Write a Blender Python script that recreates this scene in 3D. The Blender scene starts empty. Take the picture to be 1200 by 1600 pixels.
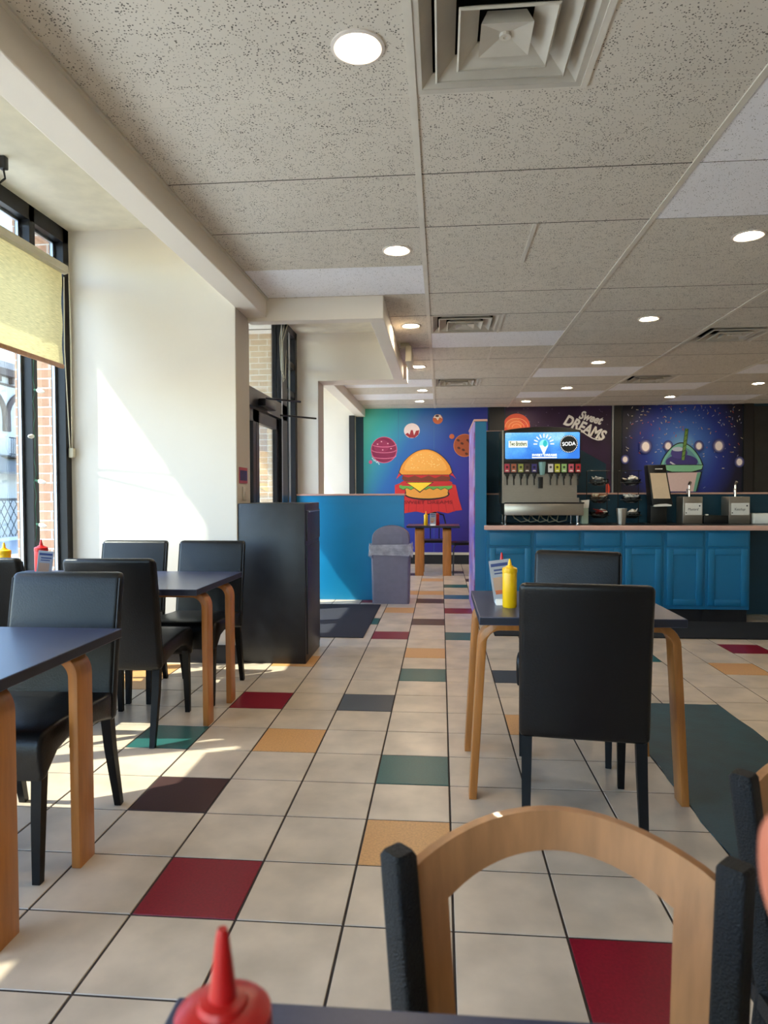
import bpy, bmesh, math, random
from mathutils import Vector, Matrix

random.seed(7)
PI = math.pi
S = bpy.context.scene
COL = S.collection

# ------------------------------------------------------------------ camera
FPX, PITCH, YAW, ROLL, EYE = 1048.3236, -0.0273989, 0.0847512, -0.0030624, 1.20664
CEIL = 2.66087
_fw = Vector((-math.sin(YAW) * math.cos(PITCH), math.cos(YAW) * math.cos(PITCH), math.sin(PITCH)))
_rt = Vector((math.cos(YAW), math.sin(YAW), 0))
_up = _rt.cross(_fw)
RT = math.cos(ROLL) * _rt + math.sin(ROLL) * _up
UP = -math.sin(ROLL) * _rt + math.cos(ROLL) * _up
FW = _fw
cam_d = bpy.data.cameras.new('camera')
cam = bpy.data.objects.new('camera', cam_d)
COL.objects.link(cam)
cam.matrix_world = Matrix(((RT.x, UP.x, -FW.x, 0), (RT.y, UP.y, -FW.y, 0), (RT.z, UP.z, -FW.z, EYE), (0, 0, 0, 1)))
cam_d.sensor_fit = 'VERTICAL'
cam_d.sensor_height = 36.0
cam_d.lens = 36.0 * FPX / 1600.0
cam_d.clip_start = 0.02
cam_d.clip_end = 300
cam_d.dof.use_dof = True
cam_d.dof.focus_distance = 4.0
cam_d.dof.aperture_fstop = 6.7
S.camera = cam


def at(px, py, X=None, Y=None, Z=None):
    """the place on a real plane (X, Y or Z fixed) seen at a photograph point"""
    d = FW + RT * ((px - 600) / FPX) - UP * ((py - 800) / FPX)
    t = (Z - EYE) / d.z if Z is not None else (X / d.x if X is not None else Y / d.y)
    return Vector((0, 0, EYE)) + d * t


# ------------------------------------------------------------------ world, sun, exposure
w = bpy.data.worlds.new('sky')
S.world = w
w.use_nodes = True
nt = w.node_tree
bgn = nt.nodes['Background']
sky = nt.nodes.new('ShaderNodeTexSky')
sky.sky_type = 'NISHITA'
sky.sun_disc = False
sky.sun_elevation = math.radians(52)
sky.sun_rotation = math.radians(-113)
sky.air_density = 1.0
sky.dust_density = 0.6
tint = nt.nodes.new('ShaderNodeMixRGB')
tint.blend_type = 'MULTIPLY'
tint.inputs[0].default_value = 1.0
tint.inputs[2].default_value = (.93, .93, .98, 1)
nt.links.new(sky.outputs[0], tint.inputs[1])
nt.links.new(tint.outputs[0], bgn.inputs[0])
bgn.inputs[1].default_value = 0.36

SUN_DIR = Vector((1.0, 0.35, -1.42)).normalized()
sd = bpy.data.lights.new('sun', 'SUN')
sd.energy = 4.5
sd.angle = math.radians(0.6)
sd.color = (1.0, 0.90, 0.76)
so = bpy.data.objects.new('sun', sd)
COL.objects.link(so)
so.rotation_euler = SUN_DIR.to_track_quat('-Z', 'Y').to_euler()
so.location = (-8, -3, 12)


def portal(x, y0, y1, z0, z1):
    l = bpy.data.lights.new('window_portal', 'AREA')
    l.shape = 'RECTANGLE'
    l.size = y1 - y0
    l.size_y = z1 - z0
    l.cycles.is_portal = True
    o = bpy.data.objects.new('window_portal', l)
    COL.objects.link(o)
    o.matrix_world = Matrix(((0, 0, -1, x), (1, 0, 0, (y0 + y1) / 2), (0, -1, 0, (z0 + z1) / 2), (0, 0, 0, 1)))


portal(-2.80, -2.2, 4.6, 0.36, 3.05)
portal(-2.80, 7.98, 11.4, 0.36, 3.05)
portal(-2.80, 5.05, 7.6, 0.0, 3.0)
_l = bpy.data.lights.new('window_portal', 'AREA')  # sampling portal of the added back window
_l.shape, _l.size, _l.size_y = 'RECTANGLE', 2.3, 2.2
_l.cycles.is_portal = True
_o = bpy.data.objects.new('window_portal', _l)
COL.objects.link(_o)
_o.location, _o.rotation_euler = (-1.35, -2.66, 1.45), (PI / 2, 0, PI)

S.view_settings.view_transform = 'Standard'
S.view_settings.look = 'None'
S.view_settings.exposure = 2.1
S.view_settings.gamma = 1.0
S.view_settings.use_curve_mapping = False
S.cycles.max_bounces = 10
S.cycles.diffuse_bounces = 6
S.cycles.glossy_bounces = 4
S.cycles.transparent_max_bounces = 12
S.cycles.sample_clamp_indirect = 6
S.cycles.use_denoising = True
S.cycles.caustics_reflective = False
S.cycles.caustics_refractive = False


# ------------------------------------------------------------------ materials
def lin(c):
    r = []
    for v in c[:3]:
        v = v / 255.0
        r.append(v / 12.92 if v <= 0.04045 else ((v + 0.055) / 1.055) ** 2.4)
    return (r[0], r[1], r[2], 1)


def pm(name, col, rough=0.6, metal=0.0, noise=None, bump=None, spec=0.5, emit=None, coat=0.0, stretch=None):
    m = bpy.data.materials.new(name)
    m.use_nodes = True
    n = m.node_tree.nodes
    L = m.node_tree.links
    b = n['Principled BSDF']
    b.inputs['Roughness'].default_value = rough
    b.inputs['Metallic'].default_value = metal
    b.inputs['Specular IOR Level'].default_value = spec
    b.inputs['Coat Weight'].default_value = coat
    c = lin(col)
    b.inputs['Base Color'].default_value = c
    tc = n.new('ShaderNodeTexCoord')
    mp = n.new('ShaderNodeMapping')
    L.new(tc.outputs['Object'], mp.inputs[0])
    if stretch:
        mp.inputs['Scale'].default_value = stretch
    sc, amt = noise if noise else (9.0, 0.06)
    nz = n.new('ShaderNodeTexNoise')
    nz.inputs['Scale'].default_value = sc
    nz.inputs['Detail'].default_value = 4
    L.new(mp.outputs[0], nz.inputs['Vector'])
    rp = n.new('ShaderNodeValToRGB')
    rp.color_ramp.elements[0].position = 0.3
    rp.color_ramp.elements[1].position = 0.7
    rp.color_ramp.elements[0].color = tuple(v * (1 - amt) for v in c[:3]) + (1,)
    rp.color_ramp.elements[1].color = tuple(min(1, v * (1 + amt)) for v in c[:3]) + (1,)
    L.new(nz.outputs['Fac'], rp.inputs[0])
    L.new(rp.outputs[0], b.inputs['Base Color'])
    if bump:
        nb = n.new('ShaderNodeTexNoise')
        nb.inputs['Scale'].default_value = bump[0]
        nb.inputs['Detail'].default_value = 3
        L.new(mp.outputs[0], nb.inputs['Vector'])
        bp = n.new('ShaderNodeBump')
        bp.inputs['Strength'].default_value = bump[1]
        bp.inputs['Distance'].default_value = 0.004
        L.new(nb.outputs['Fac'], bp.inputs['Height'])
        L.new(bp.outputs[0], b.inputs['Normal'])
    if emit:
        b.inputs['Emission Color'].default_value = lin(emit[0])
        b.inputs['Emission Strength'].default_value = emit[1]
    return m


M = {}
M['cream'] = pm('cream_paint', (234, 225, 212), 0.75, noise=(2.5, .02), bump=(60, .05))
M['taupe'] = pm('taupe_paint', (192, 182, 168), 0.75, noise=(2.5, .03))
M['blackbase'] = pm('black_base', (26, 26, 30), 0.45)
M['wallback'] = pm('plain_wall', (226, 218, 204), 0.8)
M['frame'] = pm('dark_aluminium', (24, 24, 28), 0.38, 0.3)
M['bead'] = pm('bright_aluminium', (176, 182, 190), 0.32, 0.85)
M['leather'] = pm('black_leather', (8, 8, 10), 0.36, noise=(14, .2), bump=(150, .22), spec=.36)
M['stitch'] = pm('black_piping', (30, 30, 33), 0.5)
M['legblack'] = pm('black_wrapped_leg', (7, 7, 8), 0.42, noise=(40, .3), spec=.25)
M['wood'] = pm('honey_maple', (176, 112, 52), 0.36, noise=(7, .16), stretch=(6, 6, .7), coat=.15)
M['woodb'] = pm('pale_birch', (172, 118, 74), 0.42, noise=(9, .14), stretch=(7, 7, .8), coat=.1)
M['navytop'] = pm('navy_laminate', (50, 56, 82), 0.3, noise=(220, .08), spec=.55)
M['navyedge'] = pm('navy_edge', (26, 28, 42), 0.45)
M['teal'] = pm('teal_paint', (14, 108, 152), 0.42, noise=(5, .04))
M['tealw'] = pm('teal_wall_paint', (14, 134, 186), 0.4, noise=(4, .04))
M['tealdark'] = pm('deep_teal_paint', (14, 62, 84), 0.5, noise=(4, .06))
M['pink'] = pm('rose_laminate', (206, 164, 150), 0.5)
M['blacktop'] = pm('black_counter_laminate', (22, 23, 26), 0.35)
M['blackcab'] = pm('black_painted_board', (30, 31, 36), 0.38, noise=(16, .18), bump=(50, .08))
M['greyplastic'] = pm('grey_plastic', (118, 116, 132), 0.5, noise=(20, .05))
M['rubber'] = pm('charcoal_carpet', (36, 38, 50), 0.95, noise=(260, .5), bump=(300, .8))
M['rug'] = pm('black_rug', (20, 20, 22), 0.95, noise=(200, .5), bump=(220, .8))
M['tealmat'] = pm('worn_teal_mat', (10, 60, 72), 0.55, noise=(9, .22), bump=(90, .3))
M['steel'] = pm('brushed_steel', (176, 170, 162), 0.3, 0.9, noise=(30, .08), stretch=(1, 1, 20))
M['chrome'] = pm('chrome', (200, 200, 202), 0.14, 1.0)
M['yellow'] = pm('mustard_yellow_plastic', (244, 190, 8), 0.35)
M['red'] = pm('ketchup_red_plastic', (190, 18, 16), 0.33)
M['white'] = pm('white_plastic', (232, 230, 226), 0.5)
M['paper'] = pm('white_paper', (226, 224, 220), 0.8)
M['black'] = pm('black_plastic', (18, 18, 20), 0.4)
M['plate'] = pm('beige_plastic', (196, 188, 166), 0.5)
M['ventw'] = pm('diffuser_paint', (196, 190, 178), 0.5)
M['bar'] = pm('ceiling_bar_paint', (216, 210, 198), 0.5)
M['seam'] = pm('ceiling_seam', (84, 78, 70), 0.9)
M['duct'] = pm('duct_dark', (12, 12, 12), 0.9)
M['ring'] = pm('lamp_trim', (224, 216, 208), 0.4)
M['lens'] = pm('lamp_lens', (255, 246, 226), 0.4, emit=((255, 232, 196), 52.0))
M['cord'] = pm('pale_cord', (206, 196, 168), 0.6)
M['green'] = pm('green_wire', (24, 84, 60), 0.5)
M['bulb'] = pm('frosted_bulb', (240, 238, 228), 0.3)
M['skin'] = pm('skin', (190, 108, 82), 0.5, noise=(30, .06))
M['sleeve'] = pm('grey_sleeve', (70, 72, 80), 0.8)
M['nail'] = pm('fingernail', (224, 168, 148), 0.3)
M['concrete'] = pm('pavement', (232, 229, 222), 0.9, noise=(3, .08))
M['road'] = pm('asphalt', (186, 186, 186), 0.9, noise=(6, .1))
M['stucco'] = pm('white_painted_brick', (216, 214, 210), 0.85, noise=(4, .05))
M['brownpaint'] = pm('brown_trim_paint', (108, 92, 84), 0.8)
M['greyawn'] = pm('grey_awning', (128, 124, 120), 0.85)
M['canopy'] = pm('canopy_panel', (226, 222, 216), 0.7)
M['glassdark'] = pm('dark_window', (70, 76, 84), 0.15)
M['iron'] = pm('iron', (60, 62, 66), 0.6)


def glass_mat(name, tint=(235, 242, 242), fac=0.06, rough=0.0):
    m = bpy.data.materials.new(name)
    m.use_nodes = True
    n = m.node_tree.nodes
    L = m.node_tree.links
    n.clear()
    o = n.new('ShaderNodeOutputMaterial')
    t = n.new('ShaderNodeBsdfTransparent')
    t.inputs[0].default_value = lin(tint)
    g = n.new('ShaderNodeBsdfGlossy')
    g.inputs['Roughness'].default_value = rough
    lw = n.new('ShaderNodeLayerWeight')
    lw.inputs[0].default_value = 0.25
    mu = n.new('ShaderNodeMath')
    mu.operation = 'MULTIPLY_ADD'
    mu.inputs[1].default_value = 0.35
    mu.inputs[2].default_value = fac * .5
    L.new(lw.outputs['Fresnel'], mu.inputs[0])
    mx = n.new('ShaderNodeMixShader')
    L.new(mu.outputs[0], mx.inputs[0])
    L.new(t.outputs[0], mx.inputs[1])
    L.new(g.outputs[0], mx.inputs[2])
    L.new(mx.outputs[0], o.inputs[0])
    return m


M['glass'] = glass_mat('window_glass')
M['clear'] = glass_mat('clear_plastic', (200, 206, 210), .2, .1)


def translucent_mat(name, col, weave, tr=0.45, alpha=0.0):
    m = bpy.data.materials.new(name)
    m.use_nodes = True
    n = m.node_tree.nodes
    L = m.node_tree.links
    n.clear()
    o = n.new('ShaderNodeOutputMaterial')
    d = n.new('ShaderNodeBsdfDiffuse')
    t = n.new('ShaderNodeBsdfTranslucent')
    tc = n.new('ShaderNodeTexCoord')
    mp = n.new('ShaderNodeMapping')
    mp.inputs['Scale'].default_value = weave
    L.new(tc.outputs['Object'], mp.inputs[0])
    nz = n.new('ShaderNodeTexNoise')
    nz.inputs['Scale'].default_value = 6
    nz.inputs['Detail'].default_value = 5
    L.new(mp.outputs[0], nz.inputs['Vector'])
    rp = n.new('ShaderNodeValToRGB')
    c = lin(col)
    rp.color_ramp.elements[0].position = .3
    rp.color_ramp.elements[1].position = .7
    rp.color_ramp.elements[0].color = tuple(v * .72 for v in c[:3]) + (1,)
    rp.color_ramp.elements[1].color = tuple(min(1, v * 1.2) for v in c[:3]) + (1,)
    L.new(nz.outputs['Fac'], rp.inputs[0])
    L.new(rp.outputs[0], d.inputs[0])
    L.new(rp.outputs[0], t.inputs[0])
    mx = n.new('ShaderNodeMixShader')
    mx.inputs[0].default_value = tr
    L.new(d.outputs[0], mx.inputs[1])
    L.new(t.outputs[0], mx.inputs[2])
    last = mx
    if alpha:
        tp = n.new('ShaderNodeBsdfTransparent')
        m2 = n.new('ShaderNodeMixShader')
        m2.inputs[0].default_value = alpha
        L.new(mx.outputs[0], m2.inputs[1])
        L.new(tp.outputs[0], m2.inputs[2])
        last = m2
    L.new(last.outputs[0], o.inputs[0])
    return m


M['blind'] = translucent_mat('woven_blind_fabric', (222, 206, 152), (1, 3, 70), .33)
M['bag'] = translucent_mat('thin_plastic_bag', (226, 226, 230), (3, 3, 3), .3, .45)


def brick_mat(name, c1, c2, mortar, axis):
    m = bpy.data.materials.new(name)
    m.use_nodes = True
    n = m.node_tree.nodes
    L = m.node_tree.links
    b = n['Principled BSDF']
    b.inputs['Roughness'].default_value = .9
    tc = n.new('ShaderNodeTexCoord')
    sx = n.new('ShaderNodeSeparateXYZ')
    cx = n.new('ShaderNodeCombineXYZ')
    L.new(tc.outputs['Object'], sx.inputs[0])
    L.new(sx.outputs[axis], cx.inputs[0])
    L.new(sx.outputs['Z'], cx.inputs[1])
    br = n.new('ShaderNodeTexBrick')
    br.inputs['Color1'].default_value = lin(c1)
    br.inputs['Color2'].default_value = lin(c2)
    br.inputs['Mortar'].default_value = lin(mortar)
    br.inputs['Scale'].default_value = 1.0
    br.inputs['Brick Width'].default_value = 0.2
    br.inputs['Row Height'].default_value = 0.068
    br.inputs['Mortar Size'].default_value = 0.005
    L.new(cx.outputs[0], br.inputs['Vector'])
    nz = n.new('ShaderNodeTexNoise')
    nz.inputs['Scale'].default_value = 60
    L.new(tc.outputs['Object'], nz.inputs['Vector'])
    mx = n.new('ShaderNodeMixRGB')
    mx.blend_type = 'MULTIPLY'
    mx.inputs[0].default_value = .35
    L.new(br.outputs[0], mx.inputs[1])
    L.new(nz.outputs['Fac'], mx.inputs[2])
    L.new(mx.outputs[0], b.inputs['Base Color'])
    bp = n.new('ShaderNodeBump')
    bp.inputs['Strength'].default_value = .5
    bp.inputs['Distance'].default_value = .006
    bp.invert = True
    L.new(br.outputs['Fac'], bp.inputs['Height'])
    L.new(bp.outputs[0], b.inputs['Normal'])
    return m


M['brick'] = brick_mat('orange_brick', (214, 170, 140), (200, 152, 122), (232, 224, 214), 'X')
M['brickt'] = brick_mat('tan_brick', (214, 188, 154), (204, 176, 142), (232, 226, 212), 'X')


def ceiling_mat(name, col, speck):
    m = pm(name, col, .9, noise=(3, .03))
    n = m.node_tree.nodes
    L = m.node_tree.links
    b = n['Principled BSDF']
    tc = n.new('ShaderNodeTexCoord')
    vo = n.new('ShaderNodeTexVoronoi')
    vo.inputs['Scale'].default_value = 105
    L.new(tc.outputs['Object'], vo.inputs['Vector'])
    nz = n.new('ShaderNodeTexNoise')
    nz.inputs['Scale'].default_value = 28
    L.new(tc.outputs['Object'], nz.inputs['Vector'])
    ad = n.new('ShaderNodeMath')
    ad.operation = 'MULTIPLY_ADD'
    ad.inputs[1].default_value = .55
    L.new(nz.outputs['Fac'], ad.inputs[0])
    L.new(vo.outputs['Distance'], ad.inputs[2])
    rp = n.new('ShaderNodeValToRGB')
    rp.color_ramp.elements[0].position = speck
    rp.color_ramp.elements[1].position = speck + .07
    rp.color_ramp.elements[0].color = (.07, .06, .05, 1)
    rp.color_ramp.elements[1].color = (1, 1, 1, 1)
    L.new(ad.outputs[0], rp.inputs[0])
    mx = n.new('ShaderNodeMixRGB')
    mx.blend_type = 'MULTIPLY'
    mx.inputs[0].default_value = .92
    old = b.inputs['Base Color'].links[0].from_socket
    L.new(old, mx.inputs[1])
    L.new(rp.outputs[0], mx.inputs[2])
    L.new(mx.outputs[0], b.inputs['Base Color'])
    return m


M['ceil'] = ceiling_mat('speckled_ceiling_tile', (214, 207, 195), .485)
M['ceilw'] = ceiling_mat('new_white_ceiling_tile', (242, 242, 247), .41)
M['trowel'] = pm('recess_ceiling_paint', (232, 224, 204), .8)

TILE = {
    'beige': pm('beige_floor_tile', (198, 180, 158), .3, noise=(5, .18), bump=(14, .04), spec=.4),
    'green': pm('green_floor_tile', (34, 88, 84), .34, noise=(120, .14), spec=.3),
    'red': pm('red_floor_tile', (128, 18, 36), .34, noise=(120, .14), spec=.3),
    'tan': pm('tan_floor_tile', (204, 152, 96), .36, noise=(120, .14), spec=.3),
    'brown': pm('dark_brown_floor_tile', (66, 46, 44), .34, noise=(120, .14), spec=.3),
    'char': pm('charcoal_floor_tile', (62, 62, 66), .34, noise=(120, .14), spec=.3),
    'blue': pm('blue_floor_tile', (44, 100, 132), .34, noise=(120, .14), spec=.3),
}
M['grout'] = pm('dark_grout', (50, 40, 34), .9)


# ------------------------------------------------------------------ mesh helpers
class MB:
    def __init__(self):
        self.bm = bmesh.new()

    def _bev(self, edges, bev, seg=2):
        if bev:
            bmesh.ops.bevel(self.bm, geom=list(edges), offset=bev, offset_type='OFFSET', segments=seg, profile=.5, affect='EDGES', clamp_overlap=True)

    def box(self, x0, x1, y0, y1, z0, z1, m=0, bev=0, seg=2):
        v = [self.bm.verts.new(p) for p in ((x0, y0, z0), (x1, y0, z0), (x1, y1, z0), (x0, y1, z0), (x0, y0, z1), (x1, y0, z1), (x1, y1, z1), (x0, y1, z1))]
        es = set()
        for f in ((0, 3, 2, 1), (4, 5, 6, 7), (0, 1, 5, 4), (1, 2, 6, 5), (2, 3, 7, 6), (3, 0, 4, 7)):
            fc = self.bm.faces.new([v[i] for i in f])
            fc.material_index = m
            es.update(fc.edges)
        self._bev(es, bev, seg)
        return self

    def face(self, pts, m=0):
        f = self.bm.faces.new([self.bm.verts.new(p) for p in pts])
        f.material_index = m
        return f

    def prism(self, poly, axis, a, b, m=0, bev=0, seg=2):
        """poly: list of 2D points; axis x: (y,z), y: (x,z), z: (x,y)"""
        def P(u, v, t):
            return (t, u, v) if axis == 'x' else ((u, t, v) if axis == 'y' else (u, v, t))
        A = [self.bm.verts.new(P(u, v, a)) for u, v in poly]
        B = [self.bm.verts.new(P(u, v, b)) for u, v in poly]
        fs = [self.bm.faces.new(A), self.bm.faces.new(B[::-1])]
        n = len(poly)
        for i in range(n):
            fs.append(self.bm.faces.new((A[i], B[i], B[(i + 1) % n], A[(i + 1) % n])))
        es = set()
        for f in fs:
            f.material_index = m
        for f in fs[:2]:
            es.update(f.edges)
        bmesh.ops.recalc_face_normals(self.bm, faces=fs)
        self._bev(es, bev, seg)
        return self

    def loft(self, rings, m=0, cap=True, closed=True):
        R = [[self.bm.verts.new(p) for p in r] for r in rings]
        fs = []
        n = len(R[0])
        for i in range(len(R) - 1):
            for j in range(n if closed else n - 1):
                k = (j + 1) % n
                fs.append(self.bm.faces.new((R[i][j], R[i][k], R[i + 1][k], R[i + 1][j])))
        if cap and closed:
            fs.append(self.bm.faces.new(R[0][::-1]))
            fs.append(self.bm.faces.new(R[-1]))
        for f in fs:
            f.material_index = m
        if closed:
            bmesh.ops.recalc_face_normals(self.bm, faces=fs)
        return self

    def tube(self, pts, r, seg=8, m=0, square=False):
        pts = [Vector(p) for p in pts]
        rr = r if isinstance(r, (list, tuple)) else [r] * len(pts)
        rings = []
        ref = None
        for i, p in enumerate(pts):
            t = (pts[min(i + 1, len(pts) - 1)] - pts[max(i - 1, 0)]).normalized()
            if ref is None:
                ref = Vector((0, 0, 1)) if abs(t.z) < .9 else Vector((1, 0, 0))
            u = (ref - t * ref.dot(t)).normalized()
            ref = u
            v = t.cross(u)
            if square:
                rings.append([p + (u * a + v * b) * rr[i] for a, b in ((1, 1), (-1, 1), (-1, -1), (1, -1))])
            else:
                rings.append([p + (u * math.cos(2 * PI * k / seg) + v * math.sin(2 * PI * k / seg)) * rr[i] for k in range(seg)])
        return self.loft(rings, m)

    def lathe(self, cx, cy, prof, seg=24, m=0, sx=1, sy=1):
        return self.loft([[(cx + max(r, 1e-4) * sx * math.cos(2 * PI * k / seg), cy + max(r, 1e-4) * sy * math.sin(2 * PI * k / seg), z) for k in range(seg)] for r, z in prof], m)

    def ball(self, c, r, m=0, seg=12, s=(1, 1, 1)):
        rings = []
        for i in range(seg // 2 + 1):
            a = PI * i / (seg // 2)
            q = max(math.sin(a), 1e-3)
            rings.append([(c[0] + r * s[0] * q * math.cos(2 * PI * k / seg), c[1] + r * s[1] * q * math.sin(2 * PI * k / seg), c[2] - r * s[2] * math.cos(a)) for k in range(seg)])
        return self.loft(rings, m)

    def disc(self, c, r, m=0, seg=28, rz=None, y=0, ang=0):
        """flat print on a wall that faces -Y, c = (x, z)"""
        rz = rz or r
        pts = []
        for k in range(seg):
            u, v = r * math.cos(2 * PI * k / seg), rz * math.sin(2 * PI * k / seg)
            pts.append((c[0] + u * math.cos(ang) - v * math.sin(ang), y, c[1] + u * math.sin(ang) + v * math.cos(ang)))
        return self.face(pts, m)

    def poly(self, pts, y, m=0):
        area = sum(pts[i][0] * pts[(i + 1) % len(pts)][1] - pts[(i + 1) % len(pts)][0] * pts[i][1] for i in range(len(pts)))
        if area < 0:
            pts = pts[::-1]
        return self.face([(p[0], y, p[1]) for p in pts], m)

    def rot(self, ang, c, axis='Z'):
        bmesh.ops.rotate(self.bm, verts=self.bm.verts[:], cent=c, matrix=Matrix.Rotation(ang, 3, axis))
        return self

    def text(self, s, size, c, m=0, depth=.0006, ang=0, shear=0, offset=0, normal='-Y', width=None):
        cu = bpy.data.curves.new('lettering', 'FONT')
        cu.body = s
        cu.size = size
        cu.align_x = 'CENTER'
        cu.align_y = 'CENTER'
        cu.extrude = depth
        cu.shear = shear
        cu.offset = offset
        cu.resolution_u = 3
        o = bpy.data.objects.new('lettering', cu)
        COL.objects.link(o)
        dg = bpy.context.evaluated_depsgraph_get()
        me = bpy.data.meshes.new_from_object(o.evaluated_get(dg))
        bpy.data.objects.remove(o)
        if width and me.vertices:
            wx = max(v.co.x for v in me.vertices) - min(v.co.x for v in me.vertices)
            me.transform(Matrix.Diagonal((width / wx, 1, 1, 1)))
        mt = Matrix.Rotation(ang, 4, 'Z')
        if normal == '-Y':
            mt = Matrix.Rotation(PI / 2, 4, 'X') @ mt
        me.transform(Matrix.Translation(Vector(c)) @ mt)
        n0 = len(self.bm.faces)
        self.bm.from_mesh(me)
        self.bm.faces.ensure_lookup_table()
        for f in self.bm.faces[n0:]:
            f.material_index = m
        bpy.data.meshes.remove(me)
        return self

    def build(self, name, mats, parent=None, base=None, smooth=30, local=False):
        me = bpy.data.meshes.new(name)
        off = Vector(base) if base else (Vector((0, 0, 0)) if (local or parent is None) else wloc(parent))
        if off.length:
            bmesh.ops.translate(self.bm, verts=self.bm.verts[:], vec=-off)
        self.bm.normal_update()
        self.bm.to_mesh(me)
        self.bm.free()
        for k in (mats if isinstance(mats, (list, tuple)) else [mats]):
            me.materials.append(M[k] if isinstance(k, str) else k)
        if smooth:
            me.polygons.foreach_set('use_smooth', [True] * len(me.polygons))
            me.set_sharp_from_angle(angle=math.radians(smooth))
        o = bpy.data.objects.new(name, me)
        COL.objects.link(o)
        if base:
            o.location = base
        if parent:
            o.parent = parent
        return o


def wloc(o):
    v = Vector((0, 0, 0))
    while o:
        v += o.location
        o = o.parent
    return v


def tag(o, label=None, cat=None, group=None, kind=None):
    if label:
        o['label'] = label
    if cat:
        o['category'] = cat
    if group:
        o['group'] = group
    if kind:
        o['kind'] = kind
    return o


def thing(name, label, cat, loc=(0, 0, 0), rz=0, group=None):
    o = bpy.data.objects.new(name, None)
    o.empty_display_size = .05
    COL.objects.link(o)
    o.location = loc
    o.rotation_euler = (0, 0, rz)
    return tag(o, label, cat, group)


def struct(mb, name, mats, smooth=0, parent=None):
    o = mb.build(name, mats, parent=parent, smooth=smooth)
    if parent is None:
        o['kind'] = 'structure'
    return o


def dup(root, loc, rz, label=None, group=None):
    r = root.copy()
    COL.objects.link(r)
    r.location = loc
    r.rotation_euler = (0, 0, rz)
    if label:
        r['label'] = label
    if group:
        r['group'] = group
    for ch in list(root.children):
        c = ch.copy()
        COL.objects.link(c)
        c.parent = r
        for g in ch.children:
            d = g.copy()
            COL.objects.link(d)
            d.parent = c
    return r


# ================================================================== SETTING
# ---- tiled floor: every tile a raised, chamfered plate over dark grout
TX, TY, TS = 0.0338, 2.7504, 0.3079
COLOUR = {}
for c, cells in {
    'green': [(-1, 0), (-5, 1), (0, 19), (-1, 5), (-3, 11), (4, 7), (-4, -6), (0, 9)],
    'red': [(-4, 3), (1, -4), (-3, -3), (-3, 15), (-2, 9), (0, 13), (7, 8), (3, -8), (9, 3)],
    'tan': [(-3, 1), (-1, -2), (-7, 4), (-7, 5), (-1, 21), (-2, 17), (6, 6), (1, 2), (-1, 7), (-2, 13), (-4, 6), (-1, 17)],
    'brown': [(-4, -1), (-2, 23), (-1, 11), (-1, 15), (0, 24), (1, 21)],
    'char': [(-2, 3), (1, 5), (6, 1)],
    'blue': [(0, 16)],
}.items():
    for q in cells:
        COLOUR[q] = c
order = list(TILE)
mb = MB()
mb.box(-2.76, 6.0, -2.5, 11.5, -.12, -.0022, 0)
g = .0033
for i in range(-10, 20):
    for j in range(-18, 29):
        x0, x1, y0, y1 = TX + i * TS + g, TX + (i + 1) * TS - g, TY + j * TS + g, TY + (j + 1) * TS - g
        x0, x1, y0, y1 = max(x0, -2.75), min(x1, 6), max(y0, -2.5), min(y1, 11.5)
        if x1 - x0 < .02 or y1 - y0 < .02:
            continue
        mi = 1 + order.index(COLOUR.get((i, j), 'beige'))
        e = .0016
        lo = [(x0, y0, -.0025), (x1, y0, -.0025), (x1, y1, -.0025), (x0, y1, -.0025)]
        hi = [(x0 + e, y0 + e, 0), (x1 - e, y0 + e, 0), (x1 - e, y1 - e, 0), (x0 + e, y1 - e, 0)]
        L_ = [mb.bm.verts.new(p) for p in lo]
        H_ = [mb.bm.verts.new(p) for p in hi]
        mb.bm.faces.new(H_).material_index = mi
        for k in range(4):
            mb.bm.faces.new((L_[k], L_[(k + 1) % 4], H_[(k + 1) % 4], H_[k])).material_index = mi
struct(mb, 'floor', ['grout'] + [TILE[k] for k in order])

# ---- suspended ceiling
GX, GY, CW, CH = -0.1008, 2.4922, 1.2192, 0.6096
rects = [(-.42, 6.0, -2.5, 11.5), (-1.295, -.42, -2.5, 4.95), (-1.295, -.42, 7.93, 11.5)]
vents = [(0, -1), (0, 5), (0, 10), (2, 6), (2, 10)]
whites = [(-1, 3), (1, 0), (1, 1), (0, 6), (1, 9), (1, 12), (2, 11), (3, 13), (3, 9), (-1, 10), (-1, 12)]
mb = MB()
xs = sorted({-1.295, -.42, 6.0} | {GX + k * CW / 2 for k in range(-1, 11)} - {GX - CW / 2 * 2})
ys = sorted({-2.5, 4.95, 7.93, 11.5} | {GY + k * CH for k in range(-8, 15)})
for a in range(len(xs) - 1):
    for b in range(len(ys) - 1):
        cx, cy = (xs[a] + xs[a + 1]) / 2, (ys[b] + ys[b + 1]) / 2
        if not any(r[0] < cx < r[1] and r[2] < cy < r[3] for r in rects):
            continue
        u, r = (cx - GX) / CW, math.floor((cy - GY) / CH)
        k = math.floor(u)
        if (k, r) in vents and u - k < .5:
            continue
        mb.face([(xs[a], ys[b], CEIL), (xs[a], ys[b + 1], CEIL), (xs[a + 1], ys[b + 1], CEIL), (xs[a + 1], ys[b], CEIL)])
ceil = struct(mb, 'ceiling', ['ceil'])
mb = MB()
for k in range(0, 6):
    x = GX + k * CW
    mb.box(x - .014, x + .014, -2.5, 11.49, CEIL - .006, CEIL + .02, 0)
mb.box(-1.295, -1.278, -2.5, 4.95, CEIL - .01, CEIL + .02, 0)
for k, r in [(0, -1), (0, 2), (0, 5), (0, 7), (0, 10), (0, 13), (2, 6), (2, 10)]:
    x = GX + (k + .5) * CW
    mb.box(x - .011, x + .011, GY + r * CH, GY + (r + 1) * CH, CEIL - .006, CEIL + .02, 0)
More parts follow.
